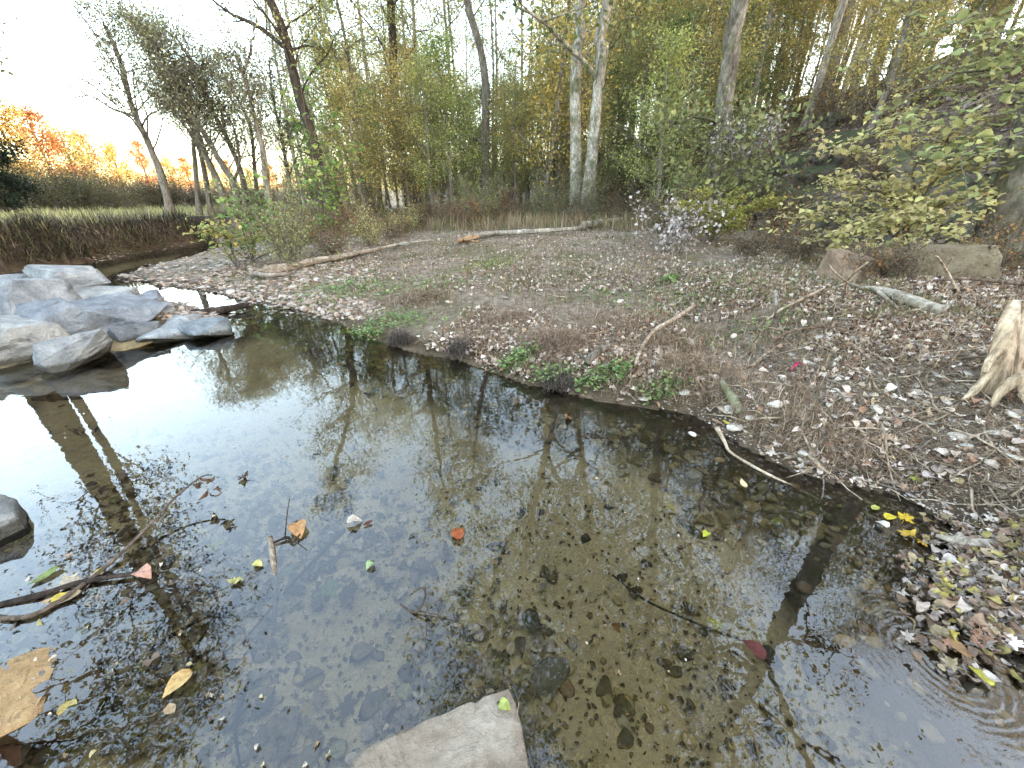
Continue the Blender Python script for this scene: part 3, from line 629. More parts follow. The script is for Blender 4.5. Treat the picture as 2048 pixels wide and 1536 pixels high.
for i, (x, y) in enumerate(poisson(175, f_hill, 1.9)):
    k = rng.choice([0, 1, 1, 2, 3, 3]); j = rng.uniform(.75, 1.2)
    put_kind('tall_tree#%d' % k, TALL[k], x, y, rng.uniform(.65, 1.0), tl[k].replace('of the wooded hill', 'low on the wooded slope' if math.hypot(x, y) < 30 else 'halfway up the wooded slope' if math.hypot(x, y) < 47 else 'near the crest of the hill'), 'tall trees of the wooded hill', (j * rng.uniform(.9, 1.25), j, j * rng.uniform(.7, 1)), (1.5, 1.5, 1.5))
def f_mid():
    while True:
        az = R(rng.uniform(-27, 14)); d = rng.uniform(24, 60); x, y = d * math.sin(az), d * math.cos(az)
        if az < R(-17) and d < 30: continue
        return x, y
for i, (x, y) in enumerate(poisson(46, f_mid, 2.8)):
    k = rng.choice([0, 0, 2, 2, 3, 1]); j = rng.uniform(.8, 1.3)
    put_kind('tall_tree#%d' % k, TALL[k], x, y, rng.uniform(.65, .95), tl[k].replace('of the wooded hill', 'of the flat wood behind the meadow'), 'tall trees of the flat wood', (j, j, j * .9))
sl = ['small yellow leaved tree of the wood edge', 'small green bushy tree of the wood edge', 'small olive and gold tree of the wood edge']
def f_edge():
    while True:
        az = R(rng.uniform(-26, 30)); d = rng.uniform(18.5, 33); x, y = d * math.sin(az), d * math.cos(az)
        if az < R(-20) and d < 22: continue
        if az > R(9) and seg_dist(np.array([(x, y)]), FOOT)[0] < 1: continue
        return x, y
for i, (x, y) in enumerate(poisson(58, f_edge, 1.6)):
    k = rng.choice([0, 1, 2]); j = rng.uniform(.8, 1.25)
    put_kind('small_tree#%d' % k, SMALL[k], x, y, rng.uniform(.6, 1.05), sl[k], 'small trees along the wood edge', (j * rng.uniform(.85, 1.25), j, j * .9))
def f_hs2():
    while True:
        az = R(rng.uniform(22, 52)); d = rng.uniform(13, 40); x, y = d * math.sin(az), d * math.cos(az)
        if seg_dist(np.array([(x, y)]), FOOT)[0] > 2.5 and inside(np.array([(x, y)]), HP)[0]: return x, y
for i, (x, y) in enumerate(poisson(26, f_hs2, 2.2)):
    k = rng.choice([0, 2, 1]); j = rng.uniform(.8, 1.25)
    put_kind('small_tree#%d' % k, SMALL[k], x, y, rng.uniform(.4, .8), sl[k].replace('of the wood edge', 'on the slope above the rocks'), 'small trees on the slope', (j * rng.uniform(.85, 1.25), j, j * .9), (1.6, 1.6, 1.6))
# the golden tree and its neighbours, one each
for (px, py, d, s, k, col, lab) in [(1085, 430, 20, 1.25, 0, (1.35, 1.1, .8), 'bright golden leaved tree left of the pale trunk pair'), (905, 430, 19.5, 1.0, 1, (1.2, 1.3, 1.0), 'bushy green tree left of the broken limb tree'),
                                    (1310, 420, 16.5, .8, 1, (1.5, 1.5, 1.2), 'bushy light green tree between the pale pair and mossy trunk'), (740, 440, 21, 1.0, 2, (1, 1.1, 1), 'bushy olive tree left of the straight dark trunk')]:
    p = at_dist(px, py, d); t = dup(proto['small_tree#%d' % k], (p[0], p[1], hz1(p[0], p[1])), rng.uniform(0, 6), (s, s, s), lab, None, kid_color=col); del t['group']

# shrubs and dead stems at the back of the meadow
shl = ['olive leaved shrub in the thicket behind the meadow', 'twiggy brown shrub in the thicket behind the meadow', 'tall green shrub in the thicket behind the meadow', 'low tan shrub in the thicket behind the meadow']
sproto = {}
def put_sh(k, x, y, s, col, lab=None, grp='shrubs of the thicket behind the meadow'):
    if k not in sproto: sproto[k] = put_shrub(SHRUB[k], x, y, s, lab or shl[k], grp, col); return sproto[k]
    return dup(sproto[k], (x, y, hz1(x, y)), rng.uniform(0, 6.28), (s, s, s * rng.uniform(.8, 1.2)), lab or shl[k], grp, kid_color=col)
def f_thick():
    while True:
        px = rng.uniform(570, 1500); py = rng.uniform(425, 492); zb = .75
        if px < 900: py = min(py, np.interp(px, [430, 500, 700, 900], [478, 500, 478, 455]) - 8)
        if 900 < px < 1290: py = rng.uniform(425, 455)
        if px >= 1290: py = rng.uniform(430, 478)
        p = G(px, py, zb)
        if np.hypot(p[0], p[1]) < 26: return p[0], p[1]
for x, y in poisson(80, f_thick, .8):
    k = rng.choice([0, 1, 1, 2, 3, 3]); j = rng.uniform(.8, 1.25); a_ = math.degrees(math.atan2(x, y))
    put_sh(k, x, y, rng.uniform(.55, 1.1), (j, j * rng.uniform(.85, 1.1), j), shl[k].replace('in the thicket behind the meadow', 'behind the long pale log' if a_ < -10 else 'behind the straight grey log' if a_ < 13 else 'round the mossy trunk'))
def f_hs():
    while True:
        az = R(rng.uniform(20, 60)); d = rng.uniform(8, 30); x, y = d * math.sin(az), d * math.cos(az)
        if inside(np.array([(x, y)]), HP)[0] and seg_dist(np.array([(x, y)]), FOOT)[0] > .3: return x, y
hl = [s_.replace('in the thicket behind the meadow', 'on the hillside among rocks') for s_ in shl]
for x, y in poisson(55, f_hs, 1.1):
    k = rng.choice([0, 1, 1, 3, 3]); j = rng.uniform(.7, 1.2); put_sh(k, x, y, rng.uniform(.4, .95), (j, j, j), hl[k], 'shrubs on the hillside')

for i, (px, py, s_) in enumerate([(1660, 505, .5), (1720, 560, .32), (1775, 562, .4), (1975, 552, .45), (1600, 520, .5), (1560, 500, .55), (1500, 510, .5)]):
    p = ground_at(px, py); put_sh(1 if i % 2 else 3, p[0], p[1], s_, (.9, .85, .8), 'low twiggy brown weeds before the rocks at the hill foot', 'weeds before the hill foot rocks')

# ------------------------------------------------------------------ field side: far lit trees, bushes
FAR = [kind(71, 'far_tree', 11, .25, .3, limbs=26, limb_len=4.2, crown0=.12, ang=(.1, .9), base=GOLD, alt=RUST, altp=.3, lsize=.3, spread=.5, per=9, twigs=6, subs=4, bark=M_darkbark),
       kind(72, 'far_tree', 9.5, .25, -.3, limbs=24, limb_len=4.4, crown0=.1, ang=(.1, .8), base=OLIVE, alt=YEL, altp=.4, lsize=.3, spread=.5, per=9, twigs=6, subs=4, bark=M_darkbark)]
fl = ['far golden autumn tree beyond the field lit by low sun', 'far olive tree beyond the field lit by low sun']
for i, (az, d, s, k, c_) in enumerate([(-52, 82, 1.15, 0, (1, .9, .9)), (-50, 96, 1.2, 1, (1.3, 1, .8)), (-48, 84, 1.0, 0, (1.1, 1.1, 1)), (-46.5, 92, 1.05, 0, (1, .6, .6)), (-45, 100, .95, 1, (1.4, 1.2, 1)), (-43.5, 105, .85, 0, (1, .85, .8)),
                                       (-42, 112, .9, 1, (1.5, 1, .6)), (-40, 120, .85, 0, (1, .6, .6)), (-38, 125, .85, 1, (1.2, 1, .8)), (-36.5, 118, .75, 0, (1, .7, .6)), (-34.5, 130, .8, 1, (1.2, .9, .8)), (-33, 122, .65, 0, (.9, .8, .8)),
                                       (-31, 135, .75, 1, (1, .9, .8)), (-29, 125, .7, 0, (1, .7, .6)), (-27, 135, .75, 0, (.9, .8, .8)), (-25, 128, .75, 1, (1, .9, .8)), (-55, 90, 1.2, 1, (1, 1, .8)), (-58, 85, 1.2, 0, (1, 1, .8)), (-61, 90, 1.3, 1, (1, 1, 1)),
                                       (-22, 130, .9, 1, (1, 1, .8)), (-19, 120, .9, 0, (1, 1, .8)), (-15, 130, 1, 1, (1, 1, .8)), (-10, 120, 1, 0, (1, 1, .8)), (-5, 110, 1, 1, (1, 1, .8)), (0, 120, 1, 0, (1, 1, .8))]):
    a = R(az); put_kind('far_tree#%d' % k, FAR[k], d * math.sin(a), d * math.cos(a), s, fl[k], 'far trees beyond the field', c_)
FB = shrub_mesh(75, 3.0, 26, (.075, .07, .03), (.15, .11, .04), 12, .10, 'field_bush', .3, .3, .4, 2.2)
fb0 = None
for i, (px, d, s) in enumerate([(20, 34, 1.0), (95, 30, .75), (150, 28, .85), (205, 30, .8), (250, 33, .75), (300, 36, .8), (365, 34, .75), (420, 36, .7), (480, 34, .7), (560, 36, .8), (60, 45, 1.1), (180, 48, 1.1), (330, 50, 1.0), (440, 50, .9), (620, 34, .9), (-60, 32, 1.1)]):
    p = at_dist(px, 430, d + 11); s = s * 1.25; j = rng.uniform(.8, 1.5); lab = 'brown green bush in the field beyond the far bank'
    if fb0 is None: fb0 = put_shrub(FB, p[0], p[1], s, lab, 'bushes in the field', (j, j, j), 'field_bush', 'bush')
    else: dup(fb0, (p[0], p[1], hz1(p[0], p[1])), rng.uniform(0, 6), (s * 1.2, s * 1.2, s * rng.uniform(.6, 1.15)), lab, 'bushes in the field', kid_color=(j, j * rng.uniform(.8, 1.1), j))
ev = kind(76, 'dark_tree', 4.6, .15, 0, limbs=30, limb_len=1.6, crown0=.05, ang=(0, .5), base=(.02, .032, .018), alt=(.03, .04, .02), altp=.3, lsize=.14, spread=.2, per=14, twigs=6, subs=4, bark=M_darkbark)
p = at_dist(5, 420, 31); place_tree('dark_evergreen_tree', ev, (p[0], p[1], hz1(p[0], p[1])), 'dark evergreen tree at the left edge before the orange trees')

# ------------------------------------------------------------------ near leafy shrubs on the right and by the log
def oval(nseg=3, w=.34, curl=.1):
    s = np.linspace(0, 1, nseg + 2); V = []; T = []
    for i, t in enumerate(s):
        ww = w * math.sin(math.pi * min(max(t, 0), 1) ** .85); z = curl * (math.sin(t * 3.1) - t * .6)
        V += [(t - .5, -ww, z + ww * .35), (t - .5, 0, z), (t - .5, ww, z + ww * .35)]
    for i in range(nseg + 1):
        a = i * 3; T += [(a, a + 1, a + 4), (a, a + 4, a + 3), (a + 1, a + 2, a + 5), (a + 1, a + 5, a + 4)]
    return np.array(V), np.array(T)
def lobed(curl=.12, seed=0):
    r = np.random.default_rng(seed); out = []
    lob = [(0, 1.0), (7, .8), (13, .82), (22, .5), (33, .7), (45, .92), (52, .74), (60, .7), (68, .46), (84, .7), (95, .8), (104, .58), (122, .42), (150, .36), (170, .14), (180, .05)]
    ang = [a for a, _ in lob] + [-a for a, _ in lob[::-1][1:-1]]; rd = [q for _, q in lob] + [q for _, q in lob[::-1][1:-1]]
    V = [(0, 0, 0)]
    for a, q in zip(ang, rd): q2 = q * .5 * r.uniform(.9, 1.1); V.append((q2 * math.cos(R(a)), q2 * math.sin(R(a)), curl * q2 * (1.2 if abs(a) > 60 else -.3) + r.normal() * .03))
    n_ = len(V) - 1; T = [(0, i + 1, (i + 1) % n_ + 1) for i in range(n_)]
    V = np.array(V) + [.12, 0, 0]; k = len(V)
    V = np.vstack([V, [(-.05, -.012, 0), (-.05, .012, 0), (-.5, .01, .06), (-.5, -.01, .06)]]); T += [(k, k + 1, k + 2), (k, k + 2, k + 3)]
    return V, np.array(T)
OV = [oval(3, .3, .1), oval(3, .26, -.14), oval(2, .36, .25)]; LO = [lobed(.15, 1), lobed(-.2, 2), lobed(.4, 3)]
CURLED = [oval(3, .3, .35), oval(3, .22, -.3), lobed(.7, 5), lobed(.5, 6)]
def bough_shrub(name, label, base, boughs, r0, lsize, cols, seed, nleaf=26, sprd=.28, flat=True):
    """arching boughs whose broad leaves lie in level sprays"""
    r = np.random.default_rng(seed); A = Acc(); P = []; 
    for ctrl in boughs:
        bp = smooth_path(np.array(ctrl) - base, 12, .02, r); L = np.linalg.norm(bp[-1] - bp[0]); A.tube(bp, np.linspace(r0, .005, 12), 5, cap=False)
        for j in range(16):
            f = r.uniform(2, 10.9); i = int(f); q = bp[i] + (bp[i + 1] - bp[i]) * (f - i); d = bp[i + 1] - bp[i]; d /= np.linalg.norm(d)
            sd_ = np.cross(d, [0, 0, 1.]); sd_ /= np.linalg.norm(sd_) + 1e-6; s = 1 if j % 2 else -1
            tp = twig_path(r, q, d * .7 + sd_ * s * r.uniform(.4, 1) + [0, 0, r.normal() * .15], L * r.uniform(.15, .35), 5, .12, -.02); A.tube(tp, np.linspace(.006, .002, 5), 3, cap=False)
            t = r.random(nleaf) * 3.99; k = t.astype(int); pp = tp[k] + (tp[k + 1] - tp[k]) * (t - k)[:, None]; pp = pp + r.normal(size=pp.shape) * [sprd * .3, sprd * .3, .03]; P.append(pp)
    P = np.vstack(P); n_ = len(P)
    V_, T_, C_ = scatter(OV, P, lsize * r.uniform(.6, 1.2, n_), r.uniform(0, 6.28, n_), r.normal(size=(n_, 2)) * .42, leafcols(r, n_, cols[0], .25, cols[1], .4), r=r)
    t = thing(name, label, 'shrub', base)
    link('branches', A.mesh(name + '_branches', [M_twig]), t)
    link('foliage', mk_mesh(name + '_foliage', V_, None, T_, C_, [M_leaf], False), t); return t
def bp_(*pl): return [at_dist(x, y, d) for x, y, d in pl]
b1 = ground_at(1800, 500); 
bough_shrub('leafy_shrub', 'yellow green broad leaved shrub spreading in level sprays before the hillside rocks', b1, [
    bp_((1800, 500, 9), (1790, 420, 8.6), (1740, 340, 8.2), (1640, 300, 7.8)), bp_((1800, 500, 9), (1760, 430, 8.4), (1700, 410, 7.8), (1610, 440, 7.4)),
    bp_((1800, 500, 9), (1790, 450, 8.3), (1740, 450, 7.6), (1670, 475, 7.2)), bp_((1800, 500, 9), (1830, 420, 8.4), (1880, 350, 8), (1950, 310, 7.7)),
    bp_((1800, 500, 9), (1830, 380, 8.6), (1820, 300, 8.2), (1760, 250, 8)), bp_((1800, 500, 9), (1810, 450, 8.2), (1830, 420, 7.6), (1790, 430, 7.2)),
    bp_((1800, 500, 9), (1850, 430, 8.5), (1900, 400, 8), (1960, 400, 7.6)), bp_((1800, 500, 9), (1830, 440, 8), (1850, 455, 7.2), (1820, 490, 6.8)),
    bp_((1800, 500, 9), (1780, 400, 8.4), (1720, 370, 7.9), (1650, 370, 7.6)), bp_((1800, 500, 9), (1850, 380, 8.5), (1890, 290, 8.1), (1900, 250, 7.9))], .02, .105, [(.44, .41, .18), (.58, .49, .26)], 81, 14)
b2 = at_dist(2200, 420, 8.5); b2[2] = hz1(b2[0], b2[1])
bough_shrub('overhanging_shrub', 'green boughs reaching into the top right corner from beyond the frame', b2, [
    bp_((2200, 420, 8.5), (2150, 250, 8), (2050, 140, 7.5), (1900, 150, 7), (1800, 210, 6.8)), bp_((2200, 420, 8.5), (2150, 200, 8), (2080, 80, 7.5), (1960, 70, 7), (1880, 130, 6.8)),
    bp_((2200, 420, 8.5), (2150, 260, 8), (2060, 190, 7.2), (1960, 200, 6.8), (1870, 250, 6.6)), bp_((2200, 420, 8.5), (2180, 180, 8), (2100, 20, 7.3), (2000, -10, 7), (1930, 40, 6.8)),
    bp_((2200, 420, 8.5), (2150, 300, 7.6), (2080, 260, 7), (1990, 280, 6.8), (1920, 310, 6.6))], .025, .12, [(.27, .30, .13), (.38, .37, .16)], 82, 8)
b3 = ground_at(1420, 485)
bough_shrub('leafy_shrub', 'low lime yellow shrub round the foot of the mossy trunk', b3, [
    [b3 + [0, 0, 0], b3 + [math.cos(a) * .5, math.sin(a) * .4, .6 + .25 * math.sin(a * 3)], b3 + [math.cos(a) * 1.0, math.sin(a) * .8, .75 + .3 * math.sin(a * 5)]] for a in np.arange(0, 6.2, .8)], .014, .09, [(.26, .27, .07), (.36, .30, .08)], 83, 18)
# pale lilac dead-leaved brush
def pale_brush(px, py, h, seed, label, s=1.0, z=None):
    b = ground_at(px, py); me = shrub_mesh(seed, h, 10, (.46, .42, .41), (.30, .25, .22), 3, .075, 'pale_brush', .3, .09, .3, .8, ratio=.8)
    return put_shrub(me, b[0], b[1], s, label, None, (1, 1, 1), 'pale_leaved_brush', 'brush', b[2])
pale_brush(1350, 505, 1.0, 91, 'brush of pale lilac dead leaves at the meadow edge left of the dark root')
p = at_dist(1475, 300, 12.5); me = shrub_mesh(92, 1.1, 9, (.44, .41, .40), (.28, .24, .2), 2, .08, 'pale_sprays', .3, .1, .3, .8, ratio=.8)
put_shrub(me, p[0], p[1], 1, 'pale lilac leaf sprays hanging high before the mossy trunk', None, (1, 1, 1), 'pale_leaved_vine', 'vine', p[2] - .2)
# broad leaved saplings by the stream bend
def sapling(px, py, tops, dist, label, cols, seed, ls):
    b = at_dist(px, py, dist); b[2] = hz1(b[0], b[1]); bs = [[b, (b + at_dist(x, y, dist - .4)) / 2 + [.05, 0, .1], at_dist(x, y, dist - .6)] for x, y in tops]
    return bough_shrub('sapling', label, b, bs, .012, ls, cols, seed, 4, .6)
sapling(500, 500, [(480, 375), (500, 340), (455, 400), (520, 400), (430, 460)], 12, 'bright green broad leaved sapling at the stream bend', [(.17, .27, .09), (.26, .32, .1)], 84, .16)
sapling(470, 520, [(400, 455), (430, 440), (520, 470), (450, 470)], 11.5, 'low yellow green sapling leaning over the gravel bar', [(.30, .31, .11), (.42, .36, .12)], 85, .13)
sapling(640, 460, [(600, 160), (650, 250), (700, 300), (610, 230), (680, 360), (640, 330)], 15, 'tall thin sapling with broad green leaves before the leaning dark tree', [(.18, .28, .08), (.28, .32, .09)], 86, .2)

# ------------------------------------------------------------------ boulders
def boulder(box, seed, label, m=M_lime, depth=1.0, z=0.0, sink=.25, rz=0, tilt=(0, 0), color=None, name='boulder', cat='boulder', level=4, hs=1.0, planes=12, group=None):
    x0, y0, x1, y1 = box; d = ray((x0 + x1) / 2, y1); t = (z - CAMH) / d[2]; h = math.hypot(d[0], d[1])
    w = (x1 - x0) / FPX * t; bz = G((x0 + x1) / 2, y1, z)
    top = at_dist((x0 + x1) / 2, y0, t * h + w * depth * .35); ht = max(.05, (top[2] - z)) * hs
    Vr, F = block_shape(seed)
    hd = np.array([d[0], d[1]]) / h; side = np.array([hd[1], -hd[0]])
    cosv = abs(side[0]); sx = w / 2 * (.9 if cosv < .8 else 1) ; sy = w * depth / 2; szz = ht * (1 + sink) / 2
    Vr = Vr * [sx * 1.04, sy * 1.1, szz * 1.06]
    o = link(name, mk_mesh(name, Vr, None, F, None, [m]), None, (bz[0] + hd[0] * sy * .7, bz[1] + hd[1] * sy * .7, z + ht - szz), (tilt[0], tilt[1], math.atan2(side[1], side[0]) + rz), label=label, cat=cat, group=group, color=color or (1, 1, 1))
    me = o.data
    me.polygons.foreach_set('use_smooth', np.ones(len(me.polygons), bool))
    try: me.set_sharp_from_angle(angle=R(16))
    except Exception: pass
    return o
boulder((88, 535, 212, 585), 101, 'highest pale boulder at the back of the riprap pile', z=.35, hs=1.12, depth=.9, color=(1.15, 1.13, 1.08), tilt=(0, .1))
boulder((-20, 552, 70, 600), 102, 'flat boulder half hidden at the back left of the pile', z=.3, depth=1.1)
boulder((8, 568, 192, 672), 103, 'largest blue grey boulder in the middle of the pile', z=.05, depth=.9, hs=1.14, planes=10, tilt=(.1, .05))
boulder((145, 572, 273, 608), 104, 'smooth cream slab behind the dark faced boulder', z=.22, depth=.8, color=(1.25, 1.2, 1.1))
boulder((188, 602, 342, 668), 105, 'square dark faced boulder right of the largest one', z=.02, hs=1.15, depth=.85, color=(.85, .87, .9), planes=9)
boulder((276, 606, 352, 640), 106, 'small boulder wedged behind the dark faced one', z=.02, depth=.9)
boulder((288, 638, 405, 680), 107, 'low pale slab lying at the water with a pointed end', z=0, depth=.8, color=(1.2, 1.2, 1.15), hs=.8)
boulder((335, 628, 405, 652), 108, 'small pale stone behind the low slab', z=.02, depth=.8, color=(1.2, 1.18, 1.12))
boulder((374, 640, 468, 678), 109, 'grey speckled boulder at the tip of the pile', z=-.02, depth=.75, color=(.8, .85, .86))
boulder((-70, 634, 122, 715), 110, 'rounded cream boulder at the left edge of the photo', z=.05, depth=.8, color=(1.25, 1.2, 1.1), tilt=(.05, .2))
boulder((104, 668, 228, 735), 111, 'triangular pale boulder standing in the water before the pile', z=-.03, hs=1.2, depth=.7, color=(1.1, 1.1, 1.08), planes=8)
boulder((-140, 570, -10, 690), 112, 'boulder of the pile just beyond the left edge', z=.05, depth=1)
boulder((95, 590, 215, 690), 122, 'boulder in the gap between the largest and the dark faced one', z=0, depth=1, color=(.8, .82, .85))  # gap filler, tinted darker to stand for shade between the boulders
boulder((240, 640, 330, 690), 123, 'low wet block under the right end of the dark faced boulder', z=-.05, depth=.8, color=(.6, .6, .6))  # darker tint carries the gap's shade as well as the wet
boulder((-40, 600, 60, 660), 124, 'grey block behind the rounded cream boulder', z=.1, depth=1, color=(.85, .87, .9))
boulder((60, 650, 150, 705), 125, 'shadowed grey block behind the triangular boulder', z=0, depth=.9, color=(.7, .72, .75))  # shade of the gap is put into its darker tint
boulder((255, 585, 330, 622), 126, 'small grey block behind the cream slab', z=.05, depth=.9, color=(.9, .9, .95))
boulder((165, 655, 330, 715), 113, 'wet brown stone low in the water under the dark faced boulder', M_sub, z=-.12, depth=.8, hs=.6)
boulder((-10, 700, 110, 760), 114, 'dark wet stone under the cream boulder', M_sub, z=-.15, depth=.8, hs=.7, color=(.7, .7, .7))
boulder((-120, 735, 60, 850), 120, 'pale submerged slab before the pile at the left edge', M_sub, z=-.2, depth=.7, hs=.5, color=(1.1, 1.05, 1))
boulder((60, 740, 260, 800), 121, 'pale submerged stone before the triangular boulder', M_sub, z=-.25, depth=.7, hs=.7, color=(1.2, 1.1, 1))
boulder((-60, 1000, 50, 1075), 115, 'pale angular stone alone at the left edge in the shallows', z=.0, hs=1.2, depth=.8, color=(1.2, 1.22, 1.18))
Vr, F = block_shape(116, 7, .02, 22, .5); Vr = Vr * [.25, .17, .10]
link('boulder', mk_mesh('boulder', Vr, None, F, None, [M_tan]), None, G(85, 1395, -.088), (0, 0, -.2), label='large tan flat stone under water in the bottom left corner', cat='boulder', color=(1.2, .98, .62))
Vr, F = block_shape(117, 7, .012, 34, .92); Vr = Vr * [.30, .36, .12]
link('boulder', mk_mesh('boulder', Vr, None, F, None, [M_tan]), None, (-.165, .395, -.092), (.03, 0, .22), label='flat pale stepping stone at the bottom of the photo', cat='boulder', color=(.85, .88, .88))
boulder((1636, 508, 1742, 562), 231, 'pinkish square rock at the hill foot', M_tan, z=hz1(*ground_at(1690, 560)[:2]), depth=.7, color=(.85, .77, .73), tilt=(0, .12), sink=.35, hs=1.1)
boulder((1765, 478, 1950, 558), 242, 'long tilted tan slab leaning beside the thick trunk', M_tan, z=hz1(*ground_at(1850, 550)[:2]), depth=.5, hs=.85, color=(.62, .6, .5), tilt=(.15, -.2), rz=.15)
# mossy rocks of the hillside
ml = 'mossy dark rock cropping out of the hillside'
mr = [((1640, 262, 1730, 325), 'dark green mossy rock face highest on the hillside'), ((1755, 290, 1830, 385), 'grey lichened block behind the yellow shrub'), ((1850, 285, 1960, 345), 'overhanging mossy ledge behind the leafy shrub'),
      ((1780, 350, 1890, 420), 'blue grey block under the mossy ledge'), ((1600, 400, 1680, 450), ml), ((1680, 400, 1760, 460), ml), ((1530, 370, 1620, 420), ml), ((1900, 410, 2000, 470), ml), ((1480, 400, 1560, 440), ml), ((1590, 330, 1660, 380), ml),
      ((1230, 378, 1300, 415), ml), ((1300, 370, 1370, 410), ml), ((1540, 300, 1620, 340), ml), ((1740, 430, 1840, 480), ml), ((1960, 330, 2060, 400), ml), ((1640, 225, 1700, 255), ml), ((1480, 330, 1540, 365), ml), ((1560, 255, 1620, 285), ml)]
for i, (bx, lab) in enumerate(mr):
    g_ = ground_at((bx[0] + bx[2]) / 2, bx[3]); dist = math.hypot(g_[0], g_[1]); w = (bx[2] - bx[0]) / FPX * dist * .7; h = (bx[3] - bx[1]) / FPX * dist * .6
    Vr, F = block_shape(200 + i, 7, .05); Vr = Vr * [w / 2 * 1.15, w * .5, h / 2 * 1.5]
    link('hillside_rock', mk_mesh('hillside_rock', Vr, None, F, None, [M_moss]), None, (g_[0] * 1.02, g_[1] * 1.02, g_[2] + h * .3), (0, rng.normal() * .12, rng.uniform(-.5, .5)), label=lab, cat='rock', group='mossy rocks on the hillside' if lab == ml else None, color=(1.15, 1.15, 1.12) if 'grey' in lab else (1, 1, 1))

# ------------------------------------------------------------------ logs, driftwood and sticks
def stick(name, pxs, rads, label, m=M_wood, cat='log', z=None, lift=0, sides=8, lump=.12, subs=(), k=14, color=None, group=None, wob=0):
    """a tube through photo pixels; each point lies on the ground (or at its own height)"""
    P = []
    for q in pxs:
        if len(q) == 3: P.append(G(q[0], q[1], q[2]))
        else: g_ = ground_at(*q); P.append(g_ + [0, 0, lift])
    A0 = smooth_path(P, k, wob, rng); b = A0[0].copy(); rr_ = np.interp(np.linspace(0, 1, k), np.linspace(0, 1, len(rads)), rads)
    A = Acc(); A.tube(A0 - b, rr_, sides + (6 if max(rads) > .03 else 0), lump, int(rng.integers(0, 1000)), groove=.3 if max(rads) > .03 else .15)
    if subs:
        t = thing(name, label, cat, b, group=group); o = link('stem', A.mesh(name + '_stem', [m]), t, color=color or (1, 1, 1))
        for sb, sr in subs:
            SP = smooth_path([G(*q) if len(q) == 3 else ground_at(*q) + [0, 0, lift] for q in sb], 8, wob, rng) - b; B = Acc(); B.tube(SP, np.linspace(sr, sr * .4, 8), 6, lump, 3)
            link('branch', B.mesh(name + '_branch', [m]), t, color=color or (1, 1, 1))
        return t
    return link(name, A.mesh(name, [m]), None, b, label=label, cat=cat, group=group, color=color or (1, 1, 1))
stick('fallen_log', [(502, 558), (560, 548), (640, 530), (720, 515), (800, 498), (862, 488)], [.10, .09, .07, .055, .04, .025], 'long pale bare log lying across the gravel bar', M_log, lift=.10, sides=12, lump=.25, k=30, color=(.95, .95, .95), subs=[([(800, 498), (815, 490, .7), (822, 486, .85)], .03), ([(505, 556), (540, 562), (590, 556)], .07)])
stick('fallen_log', [(935, 484), (990, 476), (1060, 473), (1140, 468), (1160, 464)], [.06, .065, .06, .05, .05], 'straight grey log lying at the back edge of the meadow', M_bark, lift=.12, k=20, color=(1.5, 1.5, 1.5))
stick('fallen_log', [(1165, 462), (1200, 456), (1245, 448)], [.1, .09, .07], 'short yellowish log piece right of the pale trunks', M_log, lift=.15, k=10)
stick('splintered_wood', [(915, 492), (940, 484), (960, 482)], [.03, .08, .02], 'orange splintered break at the left end of the grey log', M_fresh, lift=.1, subs=[([(935, 486), (950, 492), (958, 490)], .04), ([(930, 488), (945, 478, 1.0), (955, 474, 1.1)], .03)])
stick('waterlogged_log', [(380, 628, .0), (420, 624, .03), (460, 617, .06), (497, 608, .10)], [.07, .065, .05, .035], 'black wet log reaching from the boulder tip to the gravel bar', M_wetwood, k=14)
stick('curved_branch', [(500, 550), (530, 528), (580, 508), (615, 500)], [.02, .018, .015, .01], 'thin arched branch rising behind the long pale log', M_twig, lift=.2, cat='branch')
stick('fallen_log', [(1716, 588), (1760, 592), (1800, 608), (1850, 628), (1882, 636)], [.02, .03, .045, .05, .045], 'knobbly pale log lying across the top of the dirt bank', M_log, lift=.06, lump=.25, sides=10, k=18, subs=[([(1745, 592), (1765, 610), (1790, 632)], .02), ([(1716, 588), (1690, 580), (1660, 590)], .015)])
# big driftwood stump on the right edge
P0 = ground_at(1985, 790); P0 = P0 + [0, 0, .05]; t = thing('driftwood_stump', 'bleached driftwood stump with spread roots at the right edge', 'driftwood', P0)
dst = math.hypot(P0[0], P0[1])
for pl, rd, nm in [([(1985, 790, dst), (2000, 720, dst + .05), (2015, 650, dst + .12), (2030, 602, dst + .2)], [.11, .10, .08, .035], 'trunk'), ([(2012, 780, dst + .1), (2030, 700, dst + .2), (2045, 640, dst + .25), (2060, 600, dst + .3)], [.08, .075, .055, .03], 'trunk'),
                   ([(1990, 745, dst), (1965, 765, dst - .05), (1940, 790, dst - .1), (1925, 800, dst - .1)], [.05, .045, .035, .02], 'root'), ([(2060, 745, dst), (2030, 760, dst - .05), (2000, 785, dst - .1), (1985, 815, dst - .12)], [.06, .055, .045, .02], 'root'),
                   ([(2000, 700, dst), (1980, 720, dst - .05), (1970, 745, dst - .1)], [.04, .03, .02], 'root'), ([(2040, 760, dst), (2060, 800, dst - .1), (2075, 840, dst - .15)], [.06, .05, .03], 'root')]:
    A = Acc(); A.tube(smooth_path([at_dist(*q) - P0 for q in pl], 24), .56 * np.interp(np.linspace(0, 1, 24), np.linspace(0, 1, len(rd)), rd), 22, .07, int(rng.integers(99)), groove=.22); link(nm, A.mesh('driftwood_' + nm, [M_wood]), t, color=(1.1, 1.05, 1))
stick('waterside_log', [(2120, 1108, .08), (2048, 1100, .08), (1980, 1090, .07), (1920, 1082, .06), (1872, 1072, .03)], [.035, .032, .028, .025, .014], 'grey crooked branch lying on the leafy shore low on the right', M_bark, lump=.2, color=(1.6, 1.5, 1.4), k=18)
